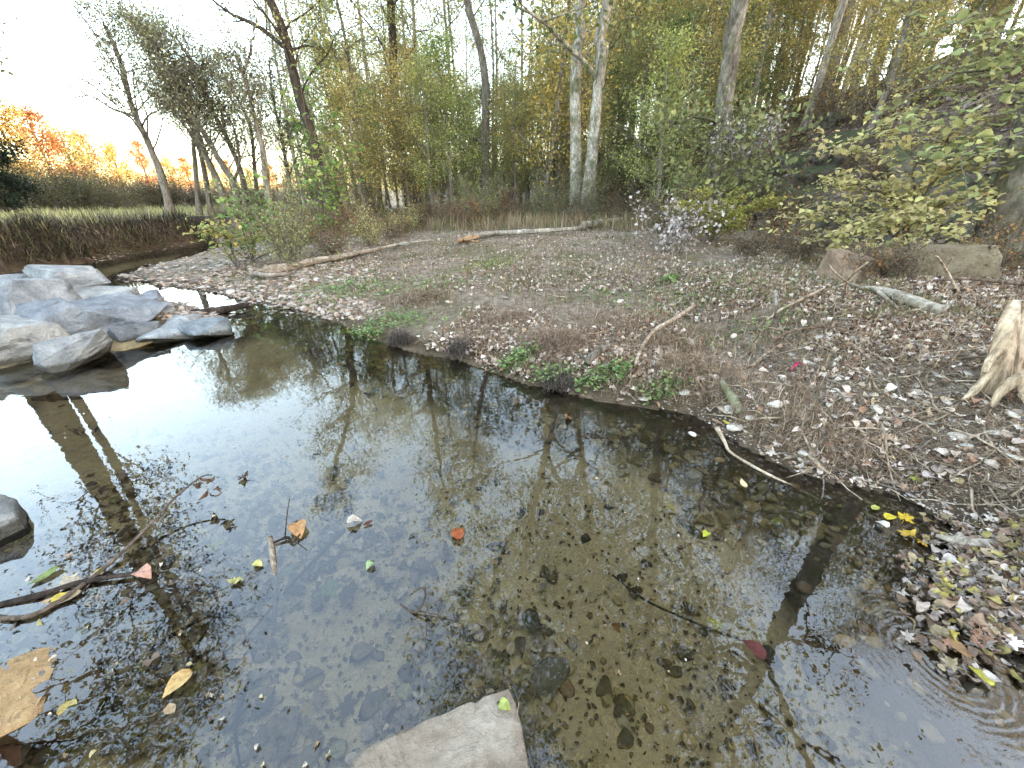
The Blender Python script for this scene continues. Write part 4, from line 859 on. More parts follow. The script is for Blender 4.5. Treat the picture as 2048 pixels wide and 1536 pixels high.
stick('mossy_stick', [(1172, 742), (1190, 718), (1218, 700)], [.03, .035, .02], 'short mossy branch stub above the green herbs', M_mossbark, lift=.05, cat='branch')
stick('forked_branch', [(1385, 620), (1350, 645), (1310, 668), (1285, 700), (1268, 745)], [.02, .025, .018, .018, .012], 'grey crooked branch slanting down the meadow to the herbs', M_wood, lift=.05, cat='branch', lump=.25, subs=[([(1290, 690), (1275, 705), (1240, 700)], .01)])
stick('bark_stub', [(1440, 772), (1460, 800), (1478, 838)], [.022, .035, .03], 'short greenish log slanting down to the waterline', M_mossbark, lift=.03, cat='log', color=(1.4, 1.4, 1.3))
stick('white_tipped_branch', [(1434, 856, .06), (1450, 885, .03), (1462, 905, .02), (1520, 940, .01), (1590, 975, -.01), (1640, 1000, -.03)], [.018, .012, .009, .009, .008, .005], 'white tipped branch lying out into the shallow water', M_wood, cat='branch', k=20, color=(1.2, 1.2, 1.2))
stick('upright_stick', [(1542, 655), (1552, 620, .72), (1551, 582, .86)], [.008, .011, .016], 'grey weathered upright stick behind the leaf strewn meadow', M_bark, cat='stick', color=(1.1, 1.1, 1.15))
stick('driftwood_stick', [(1500, 740), (1530, 715), (1562, 694)], [.012, .02, .018], 'pale stick lying beside the curving vine', M_wood, lift=.02, cat='stick')
stick('curving_vine', [(1548, 742), (1540, 712), (1552, 692), (1590, 678), (1650, 676), (1700, 684), (1735, 694)], [.006, .009, .01, .01, .009, .008, .006], 'brown vine curving in a hook over the dry grass', M_darkbark, lift=.08, cat='vine', k=24, color=(1.8, 1.5, 1.3))
stick('curving_vine', [(1548, 742), (1580, 770), (1600, 800), (1630, 818), (1625, 860)], [.009, .008, .008, .007, .006], 'brown rooted stem winding down to the shore stones', M_darkbark, lift=.04, cat='vine', k=20, color=(1.8, 1.5, 1.3))
stick('shore_stick', [(1740, 940), (1800, 948), (1845, 952)], [.01, .014, .01], 'dark stick with a pale stripe at the shoreline', M_wetwood, lift=.02, cat='stick', color=(2, 2, 2.1))
stick('shore_stick', [(1610, 912), (1640, 940), (1656, 955)], [.012, .012, .008], 'short pale stick pointing into the water below the dirt bank', M_wood, lift=.02, cat='stick')
stick('branched_deadwood', [(1690, 590), (1695, 560, 1.0), (1735, 525, 1.2)], [.012, .01, .006], 'bare white twig fork rising before the pinkish rock', M_wood, cat='twig', subs=[([(1695, 565, .98), (1670, 545, 1.1), (1660, 530, 1.15)], .008)], color=(1.4, 1.4, 1.5))
stick('branched_deadwood', [(1920, 590), (1900, 555, .95), (1880, 520, 1.15), (1872, 512, 1.2)], [.014, .011, .008, .005], 'bare pale branch leaning up before the tilted slab', M_wood, cat='branch', subs=[([(1890, 535, 1.05), (1905, 515, 1.2)], .006)], color=(1.4, 1.4, 1.5))
stick('dark_branch', [(1860, 580), (1920, 576), (1990, 582), (2060, 592)], [.012, .015, .018, .02], 'long dark branch along the foot of the hill at the right', M_darkbark, lift=.08, cat='branch', color=(1.5, 1.3, 1.2))
stick('bank_stick', [(1640, 590), (1600, 610), (1560, 630), (1530, 652)], [.012, .014, .012, .008], 'long bleached stick behind the upright weathered one', M_wood, lift=.06, cat='stick')
# pink survey ribbon by the stem
g_ = ground_at(1590, 752); V_, T_ = oval(3, .12, .4); link('pink_ribbon', mk_mesh('pink_ribbon', V_ * .14, None, T_, np.tile([[.75, .06, .22]], (len(V_), 1)), [M_dry]), None, g_ + [0, 0, .06], (.4, .6, 1.9), label='scrap of bright pink ribbon caught in the dry grass', cat='ribbon', color=(1, 1, 1))
# sticks in the near water
stick('sunken_branch', [(540, 1075, .02), (545, 1110, .01), (550, 1150, -.01), (551, 1200, -.05), (545, 1272, -.12)], [.012, .014, .012, .012, .009], 'peeling branch standing half sunk below the floating leaves', M_wood, cat='branch', k=18, color=(.6, .6, .62))
stick('floating_twig', [(548, 1085, .01), (575, 1075, .015), (585, 1085, .01), (600, 1068, .02)], [.006, .008, .006, .003], 'black hooked twig on the water at the head of the sunken branch', M_wetwood, cat='twig', subs=[([(570, 1076, .01), (574, 1030, .10), (580, 992, .2)], .004)])
stick('long_branch', [(-30, 1232, .01), (60, 1232, .012), (150, 1180, .012), (215, 1130, .02), (290, 1060, .05), (345, 1000, .10), (400, 955, .16), (425, 950, .18)], [.012, .011, .010, .009, .008, .007, .005, .003], 'long slim branch slanting from the left edge over the open water', M_darkbark, cat='branch', k=40, sides=6, color=(1.5, 1.5, 1.5), subs=[([(330, 1018, .08), (318, 1050, .03), (310, 1075, .0)], .004)])
stick('leafy_debris_branch', [(-20, 1215, .0), (80, 1190, .01), (160, 1165, .015), (250, 1150, .02), (290, 1145, .02)], [.014, .014, .012, .01, .007], 'thick wet twig under the drift of leaves at the left edge', M_wetwood, cat='branch', k=20)
stick('twig_loop', [(800, 1208, .0), (830, 1225, .01), (850, 1195, .08), (845, 1175, .10), (820, 1190, .06)], [.004, .005, .005, .004, .003], 'thin twig bent into a loop standing out of the water', M_darkbark, cat='twig', k=20, sides=5, subs=[([(820, 1220, .01), (870, 1228, .01), (905, 1235, .01)], .004), ([(850, 1228, .0), (853, 1250, -.02), (853, 1280, -.08)], .003)])
stick('upright_straw', [(1030, 1468, -.1), (1033, 1440, -.02), (1038, 1405, .05)], [.002, .002, .001], 'fine pale straw standing in the water near the stepping stone', M_wood, cat='straw', sides=4)
stick('dark_stick', [(20, 1390, -.03), (45, 1412, -.05), (75, 1440, -.1)], [.012, .014, .01], 'black stub lying on the big tan stone', M_wetwood, cat='stick')
stick('pale_stick', [(165, 1462, -.12), (230, 1455, -.1), (312, 1438, -.09)], [.006, .009, .006], 'straight pale stick on the stream bed at bottom left', M_wood, cat='stick')
stick('sunken_branch', [(1530, 1115, -.2), (1600, 1150, -.2), (1680, 1180, -.2), (1760, 1225, -.2), (1830, 1260, -.18)], [.012, .016, .014, .016, .014], 'dark sunken branch on the sandy bed below the shore', M_wetwood, cat='branch', k=22)
stick('sunken_branch', [(1225, 1150, -.18), (1290, 1200, -.2), (1400, 1250, -.2), (1500, 1290, -.2), (1580, 1370, -.2)], [.004, .007, .006, .006, .005], 'thin dark sunken twig across the middle of the sand', M_wetwood, cat='twig', k=22, sides=5)
for i, (pl, rd) in enumerate([([(300, 1300), (420, 1230), (560, 1190)], .01), ([(480, 1190), (400, 1280), (330, 1420)], .009), ([(690, 1060), (600, 1150), (480, 1290)], .012), ([(500, 1360), (470, 1440), (480, 1530)], .01), ([(350, 1490), (420, 1420), (520, 1370)], .008)]):
    stick('sunken_branch', [(x, y, -.2 + .02 * j) for j, (x, y) in enumerate(pl)], [rd, rd * .8, rd * .4], 'dark waterlogged branch on the leafy bed at lower left', M_wetwood, cat='branch', group='waterlogged branches at lower left', k=14, sides=5)

# small sticks strewn over the bank, each its own
r = np.random.default_rng(5)
for i in range(210):
    px = r.uniform(1000, 2060) if i < 110 else r.uniform(1500, 2090); py = r.uniform(570, 900) if i < 110 else r.uniform(620, 1020)
    if i < 110 and py > 700 + (px - 900) * .22: py = r.uniform(570, 720)
    p = ground_at(px, py)
    if p[2] < .02: continue
    L = r.uniform(.15, .6); a = r.uniform(0, 6.28); k = 6
    q = twig_path(r, np.zeros(3), np.array([math.cos(a), math.sin(a), .02]), L, k, .12); q2 = q + p; q[:, 2] = height(q2[:, :2]) - p[2] + r.uniform(.01, .05, k)
    A = Acc(); A.tube(q, np.linspace(r.uniform(.003, .009), .0025, k), 5)
    link('stick', A.mesh('stick', [M_wood if i % 3 else M_twig]), None, p, label='thin dry stick lying ' + ('round the driftwood stump' if p[0] > 2.9 and p[1] > 1.8 else 'on the dirt bank close above the waterline at the right' if p[0] > 2 and p[1] < 2.2 else 'between the hooked vine and the driftwood stump' if p[0] > 2 else 'on the right part of the meadow' if p[0] > 1.2 else 'in the middle of the meadow'), cat='stick', group='thin sticks strewn over the bank', color=(1, 1, 1))

# ------------------------------------------------------------------ stones and leaves of the shore and bed
r = np.random.default_rng(21)
PEB = [rock_shape(300 + i, 1, 8, .06) for i in range(8)]; PEB0 = [rock_shape(320 + i, 0, 7, .05) for i in range(6)]
PEB = [(v, f) for v, f in PEB]
def sample_px(n, x0, x1, y0, y1, cond=None, z=.25):
    """random ground points, spread evenly over a region of the ground as the photo shows it"""
    px = r.uniform(x0, x1, n); py = r.uniform(y0, y1, n); D = np.array([ray(a, b) for a, b in zip(px, py)]); D = D[D[:, 2] < -.02]
    t = (z - CAMH) / D[:, 2]
    for _ in range(12): zz = height(np.column_stack([D[:, 0] * t, D[:, 1] * t])); t = t + .6 * ((zz - CAMH) / D[:, 2] - t)
    zz = height(np.column_stack([D[:, 0] * t, D[:, 1] * t])); ok = (t > .3) & (np.abs(CAMH + D[:, 2] * t - zz) < .12 + .02 * t)
    P = np.column_stack([D[:, 0] * t, D[:, 1] * t, zz])[ok]
    return P if cond is None else P[cond(P)]
dist_ = lambda P: np.hypot(P[:, 0], P[:, 1])
# dry gravel, joined
P = sample_px(10000, 300, 2200, 495, 1500, lambda P: (P[:, 2] > -.03) & (vnoise(P, .9, 44) > -.1))
bed = sample_px(5200, -100, 2150, 560, 1536, lambda P: (P[:, 2] < -.03) & ((seg_dist(P[:, :2], RB) < (.55 + .3 * vnoise(P, 1.5, 45)) * sstep(.2, 2.2, P[:, 1]) + .12) | (r.random(len(P)) < .10)))
def stones(name, P, smin, smax, cols, flat=.5, hsink=.3, bases=None):
    n_ = len(P); s = np.exp(r.uniform(math.log(smin), math.log(smax), n_)) ; size = np.column_stack([s, s * r.uniform(.6, 1, n_), s * r.uniform(.25, .6, n_)]) / 2
    P = P.copy(); P[:, 2] += size[:, 2] * (1 - hsink * 2) * .6
    cc = np.array(cols)[r.integers(0, len(cols), n_)] * r.uniform(.7, 1.2, (n_, 1))
    V_, T_, C_ = scatter(bases or PEB0, P, size, r.uniform(0, 6.28, n_), r.normal(size=(n_, 2)) * .15, cc, r=r)
    return mk_mesh(name, V_, None, T_, C_, [M_peb])
drycol = [(.42, .36, .30), (.5, .42, .34), (.36, .28, .22), (.30, .22, .17), (.46, .40, .38), (.25, .2, .17)]
bedcol = [(.24, .18, .09), (.38, .29, .13), (.17, .13, .07), (.30, .23, .11), (.46, .33, .16), (.21, .13, .07), (.37, .31, .2)]
link('gravel', stones('gravel', P, .015, .05, [tuple(v * .8 for v in c_) for c_ in drycol]), kind='stuff')
link('bed_gravel', stones('bed_gravel', bed, .02, .085, bedcol, bases=PEB), kind='stuff')
fine = sample_px(9000, 1300, 2300, 640, 1250, lambda P: P[:, 2] > -.01)
link('fine_gravel', stones('fine_gravel', fine, .008, .025, drycol), kind='stuff')
P = sample_px(5000, 170, 760, 492, 640, lambda P: (P[:, 2] > -.06) & (P[:, 2] < .45))
link('bar_gravel', stones('bar_gravel', P, .04, .12, [(.30, .26, .23), (.22, .18, .15), (.38, .34, .31), (.16, .13, .11), (.33, .25, .19)]), kind='stuff')
# larger stones one by one
protos = [mk_mesh('stone', v, None, f, np.tile([[1., 1, 1]], (len(v), 1)), [M_peb]) for v, f in [rock_shape(340 + i, 2, 9, .05) for i in range(6)]]
M_stone = rock_mat('stream_stone', [(.3, (.5, .48, .45)), (.5, (.8, .78, .75)), (.7, (1.1, 1.1, 1.08))], 3, 0, .7, .3)
for m in protos: m.materials.clear(); m.materials.append(M_stone)
def lay_stones(P, smin, smax, cols, name, label, group, sink=.2):
    for q in P:
        s = r.uniform(smin, smax); c_ = np.array(cols[r.integers(len(cols))]) * r.uniform(.8, 1.2)
        link(name, protos[r.integers(6)], None, (q[0], q[1], q[2] + s * .12), (r.normal() * .15, r.normal() * .15, r.uniform(0, 6.28)), (s / 2, s * r.uniform(.32, .45), s * r.uniform(.14, .24)), label=label, cat='stone', group=group, color=tuple(c_))
q_ = sample_px(900, 640, 1900, 640, 1100, lambda P: (P[:, 2] < -.05) & (P[:, 1] > 1.2) & (seg_dist(P[:, :2], RB) < .8))[:150]
lay_stones(q_, .06, .13, bedcol, 'cobble', 'brown rounded cobble under shallow water along the right shore', 'cobbles under water along the right shore')
q_ = sample_px(60, 900, 1900, 950, 1500, lambda P: P[:, 2] < -.1)[:36]
lay_stones(q_, .04, .10, [(.07, .06, .045), (.12, .09, .05)], 'dark_stone', 'small dark stone on the sandy bed', 'dark stones on the sandy bed')
q_ = sample_px(300, 700, 2040, 580, 950, lambda P: P[:, 2] > .03)[:110]
for lo_, hi_, wh in ((-9, 0, 'at the left end of the leafy meadow'), (0, 1, 'above the green herbs'), (1, 2, 'on the bank right of the straw mats'), (2, 9, 'on the dirt bank near the driftwood stump')):
    lay_stones(q_[(q_[:, 0] >= lo_) & (q_[:, 0] < hi_)], .05, .12, [(.55, .48, .42), (.45, .36, .3), (.6, .55, .5)], 'pale_stone', 'pale rounded stone ' + wh, 'pale stones on the leafy bank')
q_ = sample_px(300, 200, 700, 505, 620, lambda P: P[:, 2] > .01)[:150]
lay_stones(q_, .08, .22, [(.4, .36, .32), (.3, .25, .22), (.5, .46, .42)], 'bar_stone', 'flat stone on the gravel bar upstream', 'stones on the upstream gravel bar')
for (px, py, s, z, c_, lab) in [(1650, 1362, .15, -.16, (.09, .085, .07), 'dark oval stone under water near the ripples'), (1062, 1243, .11, -.2, (.08, .075, .06), 'dark wedge stone on the sand at the reflection edge'), (1560, 1125, .09, -.2, (.06, .05, .04), 'black stone at the head of the sunken branch'),
                                (1380, 1218, .07, -.2, (.10, .07, .04), 'twin dark pebble beside the thin sunken twig'), (1700, 1500, .16, -.2, (.09, .06, .04), 'long brown stone at the bottom right of the sand'), (1640, 1440, .12, -.2, (.08, .06, .04), 'brown stone above the long one near the bottom'),
                                (1750, 940, .10, .0, (.55, .45, .35), 'tan stone half in the water at the shore'), (1300, 870, .16, -.1, (.2, .15, .08), 'broad brown cobble under water below the green herbs'), (1385, 868, .06, 0.0, (.8, .75, .7), 'small white stone at the waterline'), (1100, 1350, .16, -.24, (.22, .2, .16), 'broad grey slab sunk in the sand near the stepping stone')]:
    q = G(px, py, z); link('stone', protos[r.integers(6)], None, q, (0, 0, r.uniform(0, 6)), (s / 2 * 1.2, s / 2 * .8, s / 2 * .45), label=lab, cat='stone', color=c_)

# leaf litter
LB3 = CURLED + OV[:1]
pale = [(.52, .43, .37), (.60, .52, .46), (.44, .35, .28), (.28, .19, .13), (.25, .145, .095), (.66, .59, .52), (.38, .29, .19), (.16, .10, .07)]
def litter(name, P, smin, smax, cols, tilt=.45, lift=.02, mat_=None, bases=None, wts=None):
    n_ = len(P); s = r.uniform(smin, smax, n_); P = P.copy(); P[:, 2] += lift * r.random(n_) + s * .12
    idx = r.choice(len(cols), n_, p=wts); cc = np.array(cols)[idx] * r.uniform(.65, 1.2, (n_, 1))
    V_, T_, C_ = scatter(bases or LB3, P, s, r.uniform(0, 6.28, n_), r.normal(size=(n_, 2)) * tilt, cc, r=r)
    return mk_mesh(name, V_, None, T_, C_, [mat_ or M_dry], smooth=False)
P = np.vstack([sample_px(7000, 480, 2250, 500, 1380, lambda P: (P[:, 2] > .0) & (vnoise(P, 1.1, 46) + .3 * vnoise(P, 4, 47) > -.2)),
               sample_px(15000, 680, 2100, 535, 760, lambda P: (P[:, 2] > .02) & (vnoise(P, .8, 46) + .3 * vnoise(P, 4, 47) > -.2)),
               sample_px(11000, 560, 2100, 460, 585, lambda P: (P[:, 2] > .1) & (vnoise(P, .5, 49) + .5 * vnoise(P, 2, 47) > -.25))])
link('leaf_litter', litter('leaf_litter', P, .03, .08, pale), kind='stuff')
P = np.vstack([sample_px(26000, 440, 2250, 488, 1380, lambda P: P[:, 2] > .0), sample_px(26000, 440, 2250, 455, 720, lambda P: P[:, 2] > .0)]); dd = dist_(P)
def crumbs(name, P, dd):
    n_ = len(P); s = r.uniform(.008, .022, n_) * (1 + dd * .09); P = P.copy(); P[:, 2] += s * .2; cc = np.array([(.26, .18, .12), (.16, .10, .07), (.38, .30, .24), (.10, .065, .045), (.30, .19, .11), (.44, .37, .31), (.15, .15, .07)])[r.integers(0, 7, n_)] * r.uniform(.6, 1.2, (n_, 1))
    V_, T_, C_ = scatter([oval(0, .4, .3), oval(0, .25, -.3), oval(0, .12, .1)], P, s, r.uniform(0, 6.28, n_), r.normal(size=(n_, 2)) * .6, cc, r=r); return mk_mesh(name, V_, None, T_, C_, [M_dry], smooth=False)
link('leaf_crumbs', crumbs('leaf_crumbs', P, dd), kind='stuff')
# litter on the hill floor
n_ = 42000; az = np.radians(r.uniform(10, 62, n_)); dd = 5 + 40 * r.random(n_) ** .8; P = np.column_stack([dd * np.sin(az), dd * np.cos(az)]); P = P[inside(P, HP)]; P = np.column_stack([P, height(P)])
link('hill_litter', litter('hill_litter', P, .08, .2, [(.34, .28, .25), (.24, .18, .14), (.16, .11, .08), (.46, .40, .38), (.3, .3, .12)], .5, .04, bases=[oval(1, .35, .2), oval(1, .3, -.2)]), kind='stuff')
# fallen leaves on the shore one by one (those nearest the camera)
lprot = [mk_mesh('fallen_leaf', v, None, f, np.ones((len(v), 3)), [M_dry], smooth=True) for v, f in CURLED + OV + LO]
def lay_leaf(q, s, c_, label, group=None, name='fallen_leaf', k=None, tilt=.3, cat='leaf'):
    k = r.integers(len(lprot)) if k is None else k
    return link(name, lprot[k], None, q, (r.normal() * tilt, r.normal() * tilt, r.uniform(0, 6.28)), (s, s, s), label=label, cat=cat, group=group, color=tuple(c_))
q_ = sample_px(900, 1050, 2048, 620, 1300, lambda P: P[:, 2] > .01); q_ = q_[dist_(q_) < 4.6][:260]
lw = {0: 'pale pinkish', 1: 'whitish', 2: 'tan', 3: 'brown', 4: 'dark brown', 6: 'yellowish brown'}
for q in q_:
    k = int(r.choice([0, 0, 1, 2, 3, 3, 4, 6])); where = 'below the driftwood stump' if q[0] > 2.6 else 'on the bank above the crooked shore branch' if q[0] > 1.7 else 'on the bank right of the green herbs' if q[0] > .9 else 'among the green herbs and straw'
    lay_leaf(q + [0, 0, .03], r.uniform(.045, .10), np.array(pale[k]) * r.uniform(.85, 1.2), lw[k] + ' curled leaf ' + where, 'dry leaves on the nearer shore')
# leaf drift peninsula at right
P = sample_px(1800, 1790, 2300, 1040, 1380, lambda P: (P[:, 2] > -.05) & (r.random(len(P)) < sstep(-.2, .25, seg_dist(P[:, :2], RB) * np.where(inside(P[:, :2], POLY), -1, 1)) + .1)); P[:, 2] = np.maximum(P[:, 2], .003)
link('leaf_drift', litter('leaf_drift', P, .03, .075, [(.34, .28, .24), (.22, .15, .11), (.16, .11, .08), (.44, .38, .34), (.30, .24, .15), (.34, .28, .10)], .6, .03), kind='stuff')
for i in range(26):
    q = G(r.uniform(1850, 1990), r.uniform(1120, 1290), .05); lay_leaf(q, r.uniform(.04, .075), [(.40, .33, .09), (.36, .31, .27), (.26, .15, .10)][i % 3], ['yellow', 'grey pink', 'red brown'][i % 3] + ' leaf on the drift heap beside the ripples', 'leaves on the drift heap', tilt=.5)
# submerged leaves
P = sample_px(5200, -60, 1100, 860, 1536, lambda P: (P[:, 2] < -.08) & (vnoise(P, 1.6, 48) + .4 * r.normal(size=len(P)) > .0 + .5 * sstep(1.6, 3.2, P[:, 1]) + .5 * sstep(-.6, .1, P[:, 0])))
link('sunken_leaves', litter('sunken_leaves', P, .035, .10, [(.40, .33, .27), (.27, .21, .16), (.5, .41, .32), (.13, .10, .08), (.55, .45, .32), (.32, .29, .15)], .3, .03), kind='stuff')
P = sample_px(3200, 300, 2000, 860, 1536, lambda P: (P[:, 2] < -.05)); 
link('sunken_bits', litter('sunken_bits', P, .008, .035, [(.08, .06, .04), (.12, .08, .04), (.16, .12, .06)], .3, .01), kind='stuff')
q_ = sample_px(140, 0, 1000, 1020, 1536, lambda P: P[:, 2] < -.08)[:90]
for q in q_: lay_leaf(q + [0, 0, .025], r.uniform(.08, .16), np.array([(.2, .16, .12), (.13, .10, .08), (.25, .2, .13), (.17, .15, .07)][r.integers(4)]), 'drab leaf lying on the bed at lower left', 'drab sunken leaves at lower left', 'sunken_leaf', tilt=.15)
# named floating leaves
fl_ = [(440, 1090, .14, (.42, .42, .10), 'yellow green lobed leaf floating left of the sunken branch', 8), (597, 1058, .17, (.50, .28, .12), 'long orange spotted leaf floating above the black hooked twig', 4), (915, 1068, .13, (.36, .10, .03), 'rust red leaf at the edge of the dark reflection', 0),
       (1026, 806, .20, (.55, .33, .17), 'large tan lobed leaf floating before the green herbs', 8), (1412, 1068, .07, (.45, .48, .05), 'small lime green oval leaf on the sandy shallows', 4), (1430, 1237, .10, (.70, .62, .05), 'bright yellow leaf floating beside the thin sunken twig', 8),
       (1008, 1411, .06, (.36, .42, .12), 'small round green leaf near the stepping stone', 6), (1487, 967, .09, (.75, .62, .35), 'pale cream leaf floating off the white tipped branch', 5), (287, 1148, .11, (.55, .33, .25), 'pink leaf at the end of the thick wet twig', 6), (125, 1195, .16, (.45, .36, .24), 'large beige leaf on the drift at the left edge', 5),
       (120, 1170, .14, (.5, .44, .34), 'cream torn leaf above the beige one at left', 7), (120, 1196, .08, (.55, .42, .08), 'mustard leaf tip lying on the long slim branch', 4), (200, 1143, .06, (.6, .5, .08), 'narrow yellow leaf beside the long slim branch', 4), (358, 1365, .12, (.55, .38, .16), 'folded orange brown leaf in the dark lower left', 0),
       (495, 1140, .09, (.55, .52, .22), 'pale yellow leaf left of the sunken branch', 5), (515, 1128, .07, (.6, .58, .2), 'narrow lime leaf above the pale yellow one', 4), (465, 1168, .09, (.5, .48, .18), 'yellowish ragged leaf below the lime one', 9), (555, 1190, .08, (.5, .4, .36), 'small pinkish leaf stuck on the sunken branch', 7),
       (690, 1133, .12, (.55, .42, .22), 'curled tan leaf with a dark stalk right of the sunken branch', 1), (740, 1130, .06, (.3, .42, .2), 'small green leaf right of the curled tan one', 6), (708, 1044, .10, (.6, .54, .46), 'cream curled leaf with an upright stem', 1), (735, 1046, .06, (.12, .04, .03), 'dark maroon leaf scrap beside the cream curled leaf', 2),
       (650, 1185, .17, (.25, .30, .12), 'large murky green lobed leaf just under water', 8), (493, 955, .11, (.10, .07, .05), 'dark curled leaf alone on the reflected sky', 3), (570, 1145, .13, (.26, .32, .16), 'grey green leaf right of the sunken branch head', 5), (90, 1150, .13, (.20, .26, .08), 'dull green leaf above the cream torn one', 5),
       (612, 1412, .08, (.5, .36, .12), 'small ochre leaf on the grey bed at lower middle', 9), (340, 1418, .07, (.45, .33, .2), 'small tan leaf at lower left', 5), (1340, 1020, .09, (.16, .14, .05), 'brown leaf near the lime green one', 6), (1555, 1048, .10, (.32, .34, .08), 'olive leaf under the overhanging shore water', 6),
       (1780, 1035, .10, (.65, .52, .05), 'yellow leaf leftmost in the cluster by the crooked branch', 4), (1800, 1052, .12, (.68, .46, .04), 'golden lobed leaf in the cluster by the crooked branch', 8), (1830, 1075, .13, (.6, .4, .06), 'orange gold leaf in the cluster beside the branch tip', 9), (1750, 1015, .08, (.5, .5, .12), 'lime leaf above the yellow cluster', 5),
       (1765, 1050, .08, (.72, .66, .58), 'cream leaf in the yellow cluster', 6), (1850, 1085, .07, (.66, .38, .04), 'small orange leaf touching the crooked branch', 8), (1822, 978, .11, (.5, .52, .1), 'green yellow leaf below the striped shore stick', 8), (1868, 948, .12, (.66, .52, .46), 'broad pinkish leaf beside the striped shore stick', 5), (1850, 972, .12, (.62, .52, .48), 'pale grey pink leaf half in water by the stick', 6),
       (1895, 983, .10, (.5, .38, .18), 'tan oval leaf at the waterline near the right edge', 6), (1963, 1353, .09, (.55, .52, .1), 'yellow green leaf on the ringed water at right', 4), (1915, 1298, .10, (.5, .3, .14), 'brown leaf tip poking from the ripple centre', 4), (1510, 1300, .11, (.09, .022, .018), 'dark red curled leaf at the reflection of the sky', 0),
       (1230, 1255, .07, (.4, .2, .06), 'small orange leaf on the thin sunken twig', 0), (1640, 862, .08, (.55, .46, .2), 'yellow tinged leaf on the shore stones', 5), (1450, 855, .07, (.7, .62, .05), 'bright yellow scrap at the waterline beside the white tip', 2), (1175, 832, .10, (.55, .3, .2), 'salmon leaf floating under the bank', 5),
       (1130, 835, .12, (.3, .16, .07), 'brown leaf tangled in the pale floating twigs', 9), (990, 1125, .05, (.12, .09, .05), 'tiny dark leaf on the sand right of the rust red one', 6), (35, 1480, .22, (.28, .13, .08), 'big red brown lobed leaf sunk in the bottom left corner', 8)]
for (px, py, s, c_, lab, k) in fl_:
    z = -.06 if ('sunk' in lab or 'under' in lab or 'bed' in lab) else .012; q = G(px, py, z)
    g0 = hz1(q[0], q[1])
    if g0 > z: q = ground_at(px, py) + [0, 0, .03]
    lay_leaf(q, s * .9, tuple(v * .72 for v in c_), lab, None, 'floating_leaf' if 'float' in lab else 'leaf', {0: 4, 1: 0, 2: 5}.get(k, k), .1)
P = np.array([G(a, b, .006) for a, b in zip(r.uniform(-40, 1500, 190), r.uniform(780, 1536, 190))]); P = P[(height(P[:, :2]) < -.03) & (vnoise(P, 1.3, 90) > -.05)]
link('floating_debris', litter('floating_debris', P, .008, .03, [(.42, .36, .2), (.25, .18, .1), (.5, .45, .36), (.14, .10, .07)], .12, .0), kind='stuff')
P = np.array([G(a, b, -.03) for a, b in zip(r.normal(150, 170, 260), r.normal(1230, 110, 260))]); P = P[height(P[:, :2]) < -.08]
link('drift_leaves', litter('drift_leaves', P, .03, .09, [(.36, .31, .25), (.24, .17, .12), (.44, .38, .32), (.30, .26, .10), (.12, .09, .07)], .3, .0), kind='stuff')
# curled leaves hanging on the long slim branch
for i, (px, py, z) in enumerate([(395, 968, .13), (412, 958, .17), (425, 965, .17), (437, 972, .15), (432, 985, .12), (408, 990, .10)]):
    lay_leaf(G(px, py, z), .07, (.12, .08, .06), 'withered leaf hanging at the tip of the long slim branch', 'withered leaves on the long slim branch', 'withered_leaf', i % 4, 1.2)

# ------------------------------------------------------------------ grass, straw, herbs
def blades(name, P, hmin, hmax, cols, lean=.5, w=.004, seed=1, m=None, flat=None):
    r_ = np.random.default_rng(seed); n_ = len(P); h = r_.uniform(hmin, hmax, n_)[:, None]; az = r_.uniform(0, 6.28, n_); ln = np.abs(r_.normal(size=n_)) * lean; w = np.maximum(w, .0006 * dist_(P))[:, None]
    if flat: ln = r_.normal(flat, .3, n_)
    d = np.column_stack([np.cos(az) * np.sin(ln), np.sin(az) * np.sin(ln), np.cos(ln)]); d2 = d + np.column_stack([np.cos(az), np.sin(az), -.5 * np.ones(n_)]) * (.2 + ln[:, None] * .6); d2 /= np.linalg.norm(d2, axis=1)[:, None]
    s = np.column_stack([-np.sin(az), np.cos(az), np.zeros(n_)]) * w * r_.uniform(.5, 1.4, n_)[:, None]
    m1 = P + d * h * .55; tp = m1 + d2 * h * .45
    V_ = np.stack([P - s, P + s, m1 + s * .7, m1 - s * .7, tp], 1).reshape(-1, 3); i = np.arange(n_)[:, None] * 5
    T_ = np.vstack([i + [0, 1, 2], i + [0, 2, 3], i + [3, 2, 4]]); cc = np.array(cols)[r_.integers(0, len(cols), n_)] * r_.uniform(.6, 1.25, (n_, 1))
    return mk_mesh(name, V_, None, T_, np.repeat(cc, 5, 0), [m or M_grass], smooth=False)
straw = [(.34, .25, .165), (.22, .155, .10), (.44, .34, .24), (.14, .095, .065), (.28, .185, .12)]
grn = [(.12, .16, .05), (.16, .18, .07), (.2, .19, .09), (.09, .12, .04)]
P = sample_px(48000, 450, 2250, 458, 1000, lambda P: (P[:, 2] > .05) & (fbm(P, .9, 3, 51) > -.15)); link('dry_grass', blades('dry_grass', P, .05, .16, straw, 1.0, .0022), kind='stuff')
P = sample_px(56000, 450, 2250, 458, 1000, lambda P: (P[:, 2] > .04) & (fbm(P, 1.2, 3, 58) > -.35)); link('flat_straw', blades('flat_straw', P + [0, 0, .01], .05, .16, straw + [(.42, .34, .25)], 1.0, .0018, 5, flat=1.45), kind='stuff')
P = sample_px(20000, 450, 2100, 488, 640, lambda P: (P[:, 2] > .05) & (fbm(P, .5, 3, 52) > -.1)); link('green_grass', blades('green_grass', P, .04, .13, grn + straw[:2], .7, .004, 2), kind='stuff')
P = sample_px(16000, 430, 1500, 425, 463, lambda P: (P[:, 2] > .1) & (dist_(P) > 7), .7); link('thicket_grass', blades('thicket_grass', P, .1, .6, straw + grn[:2], .45, .006, 3), kind='stuff')
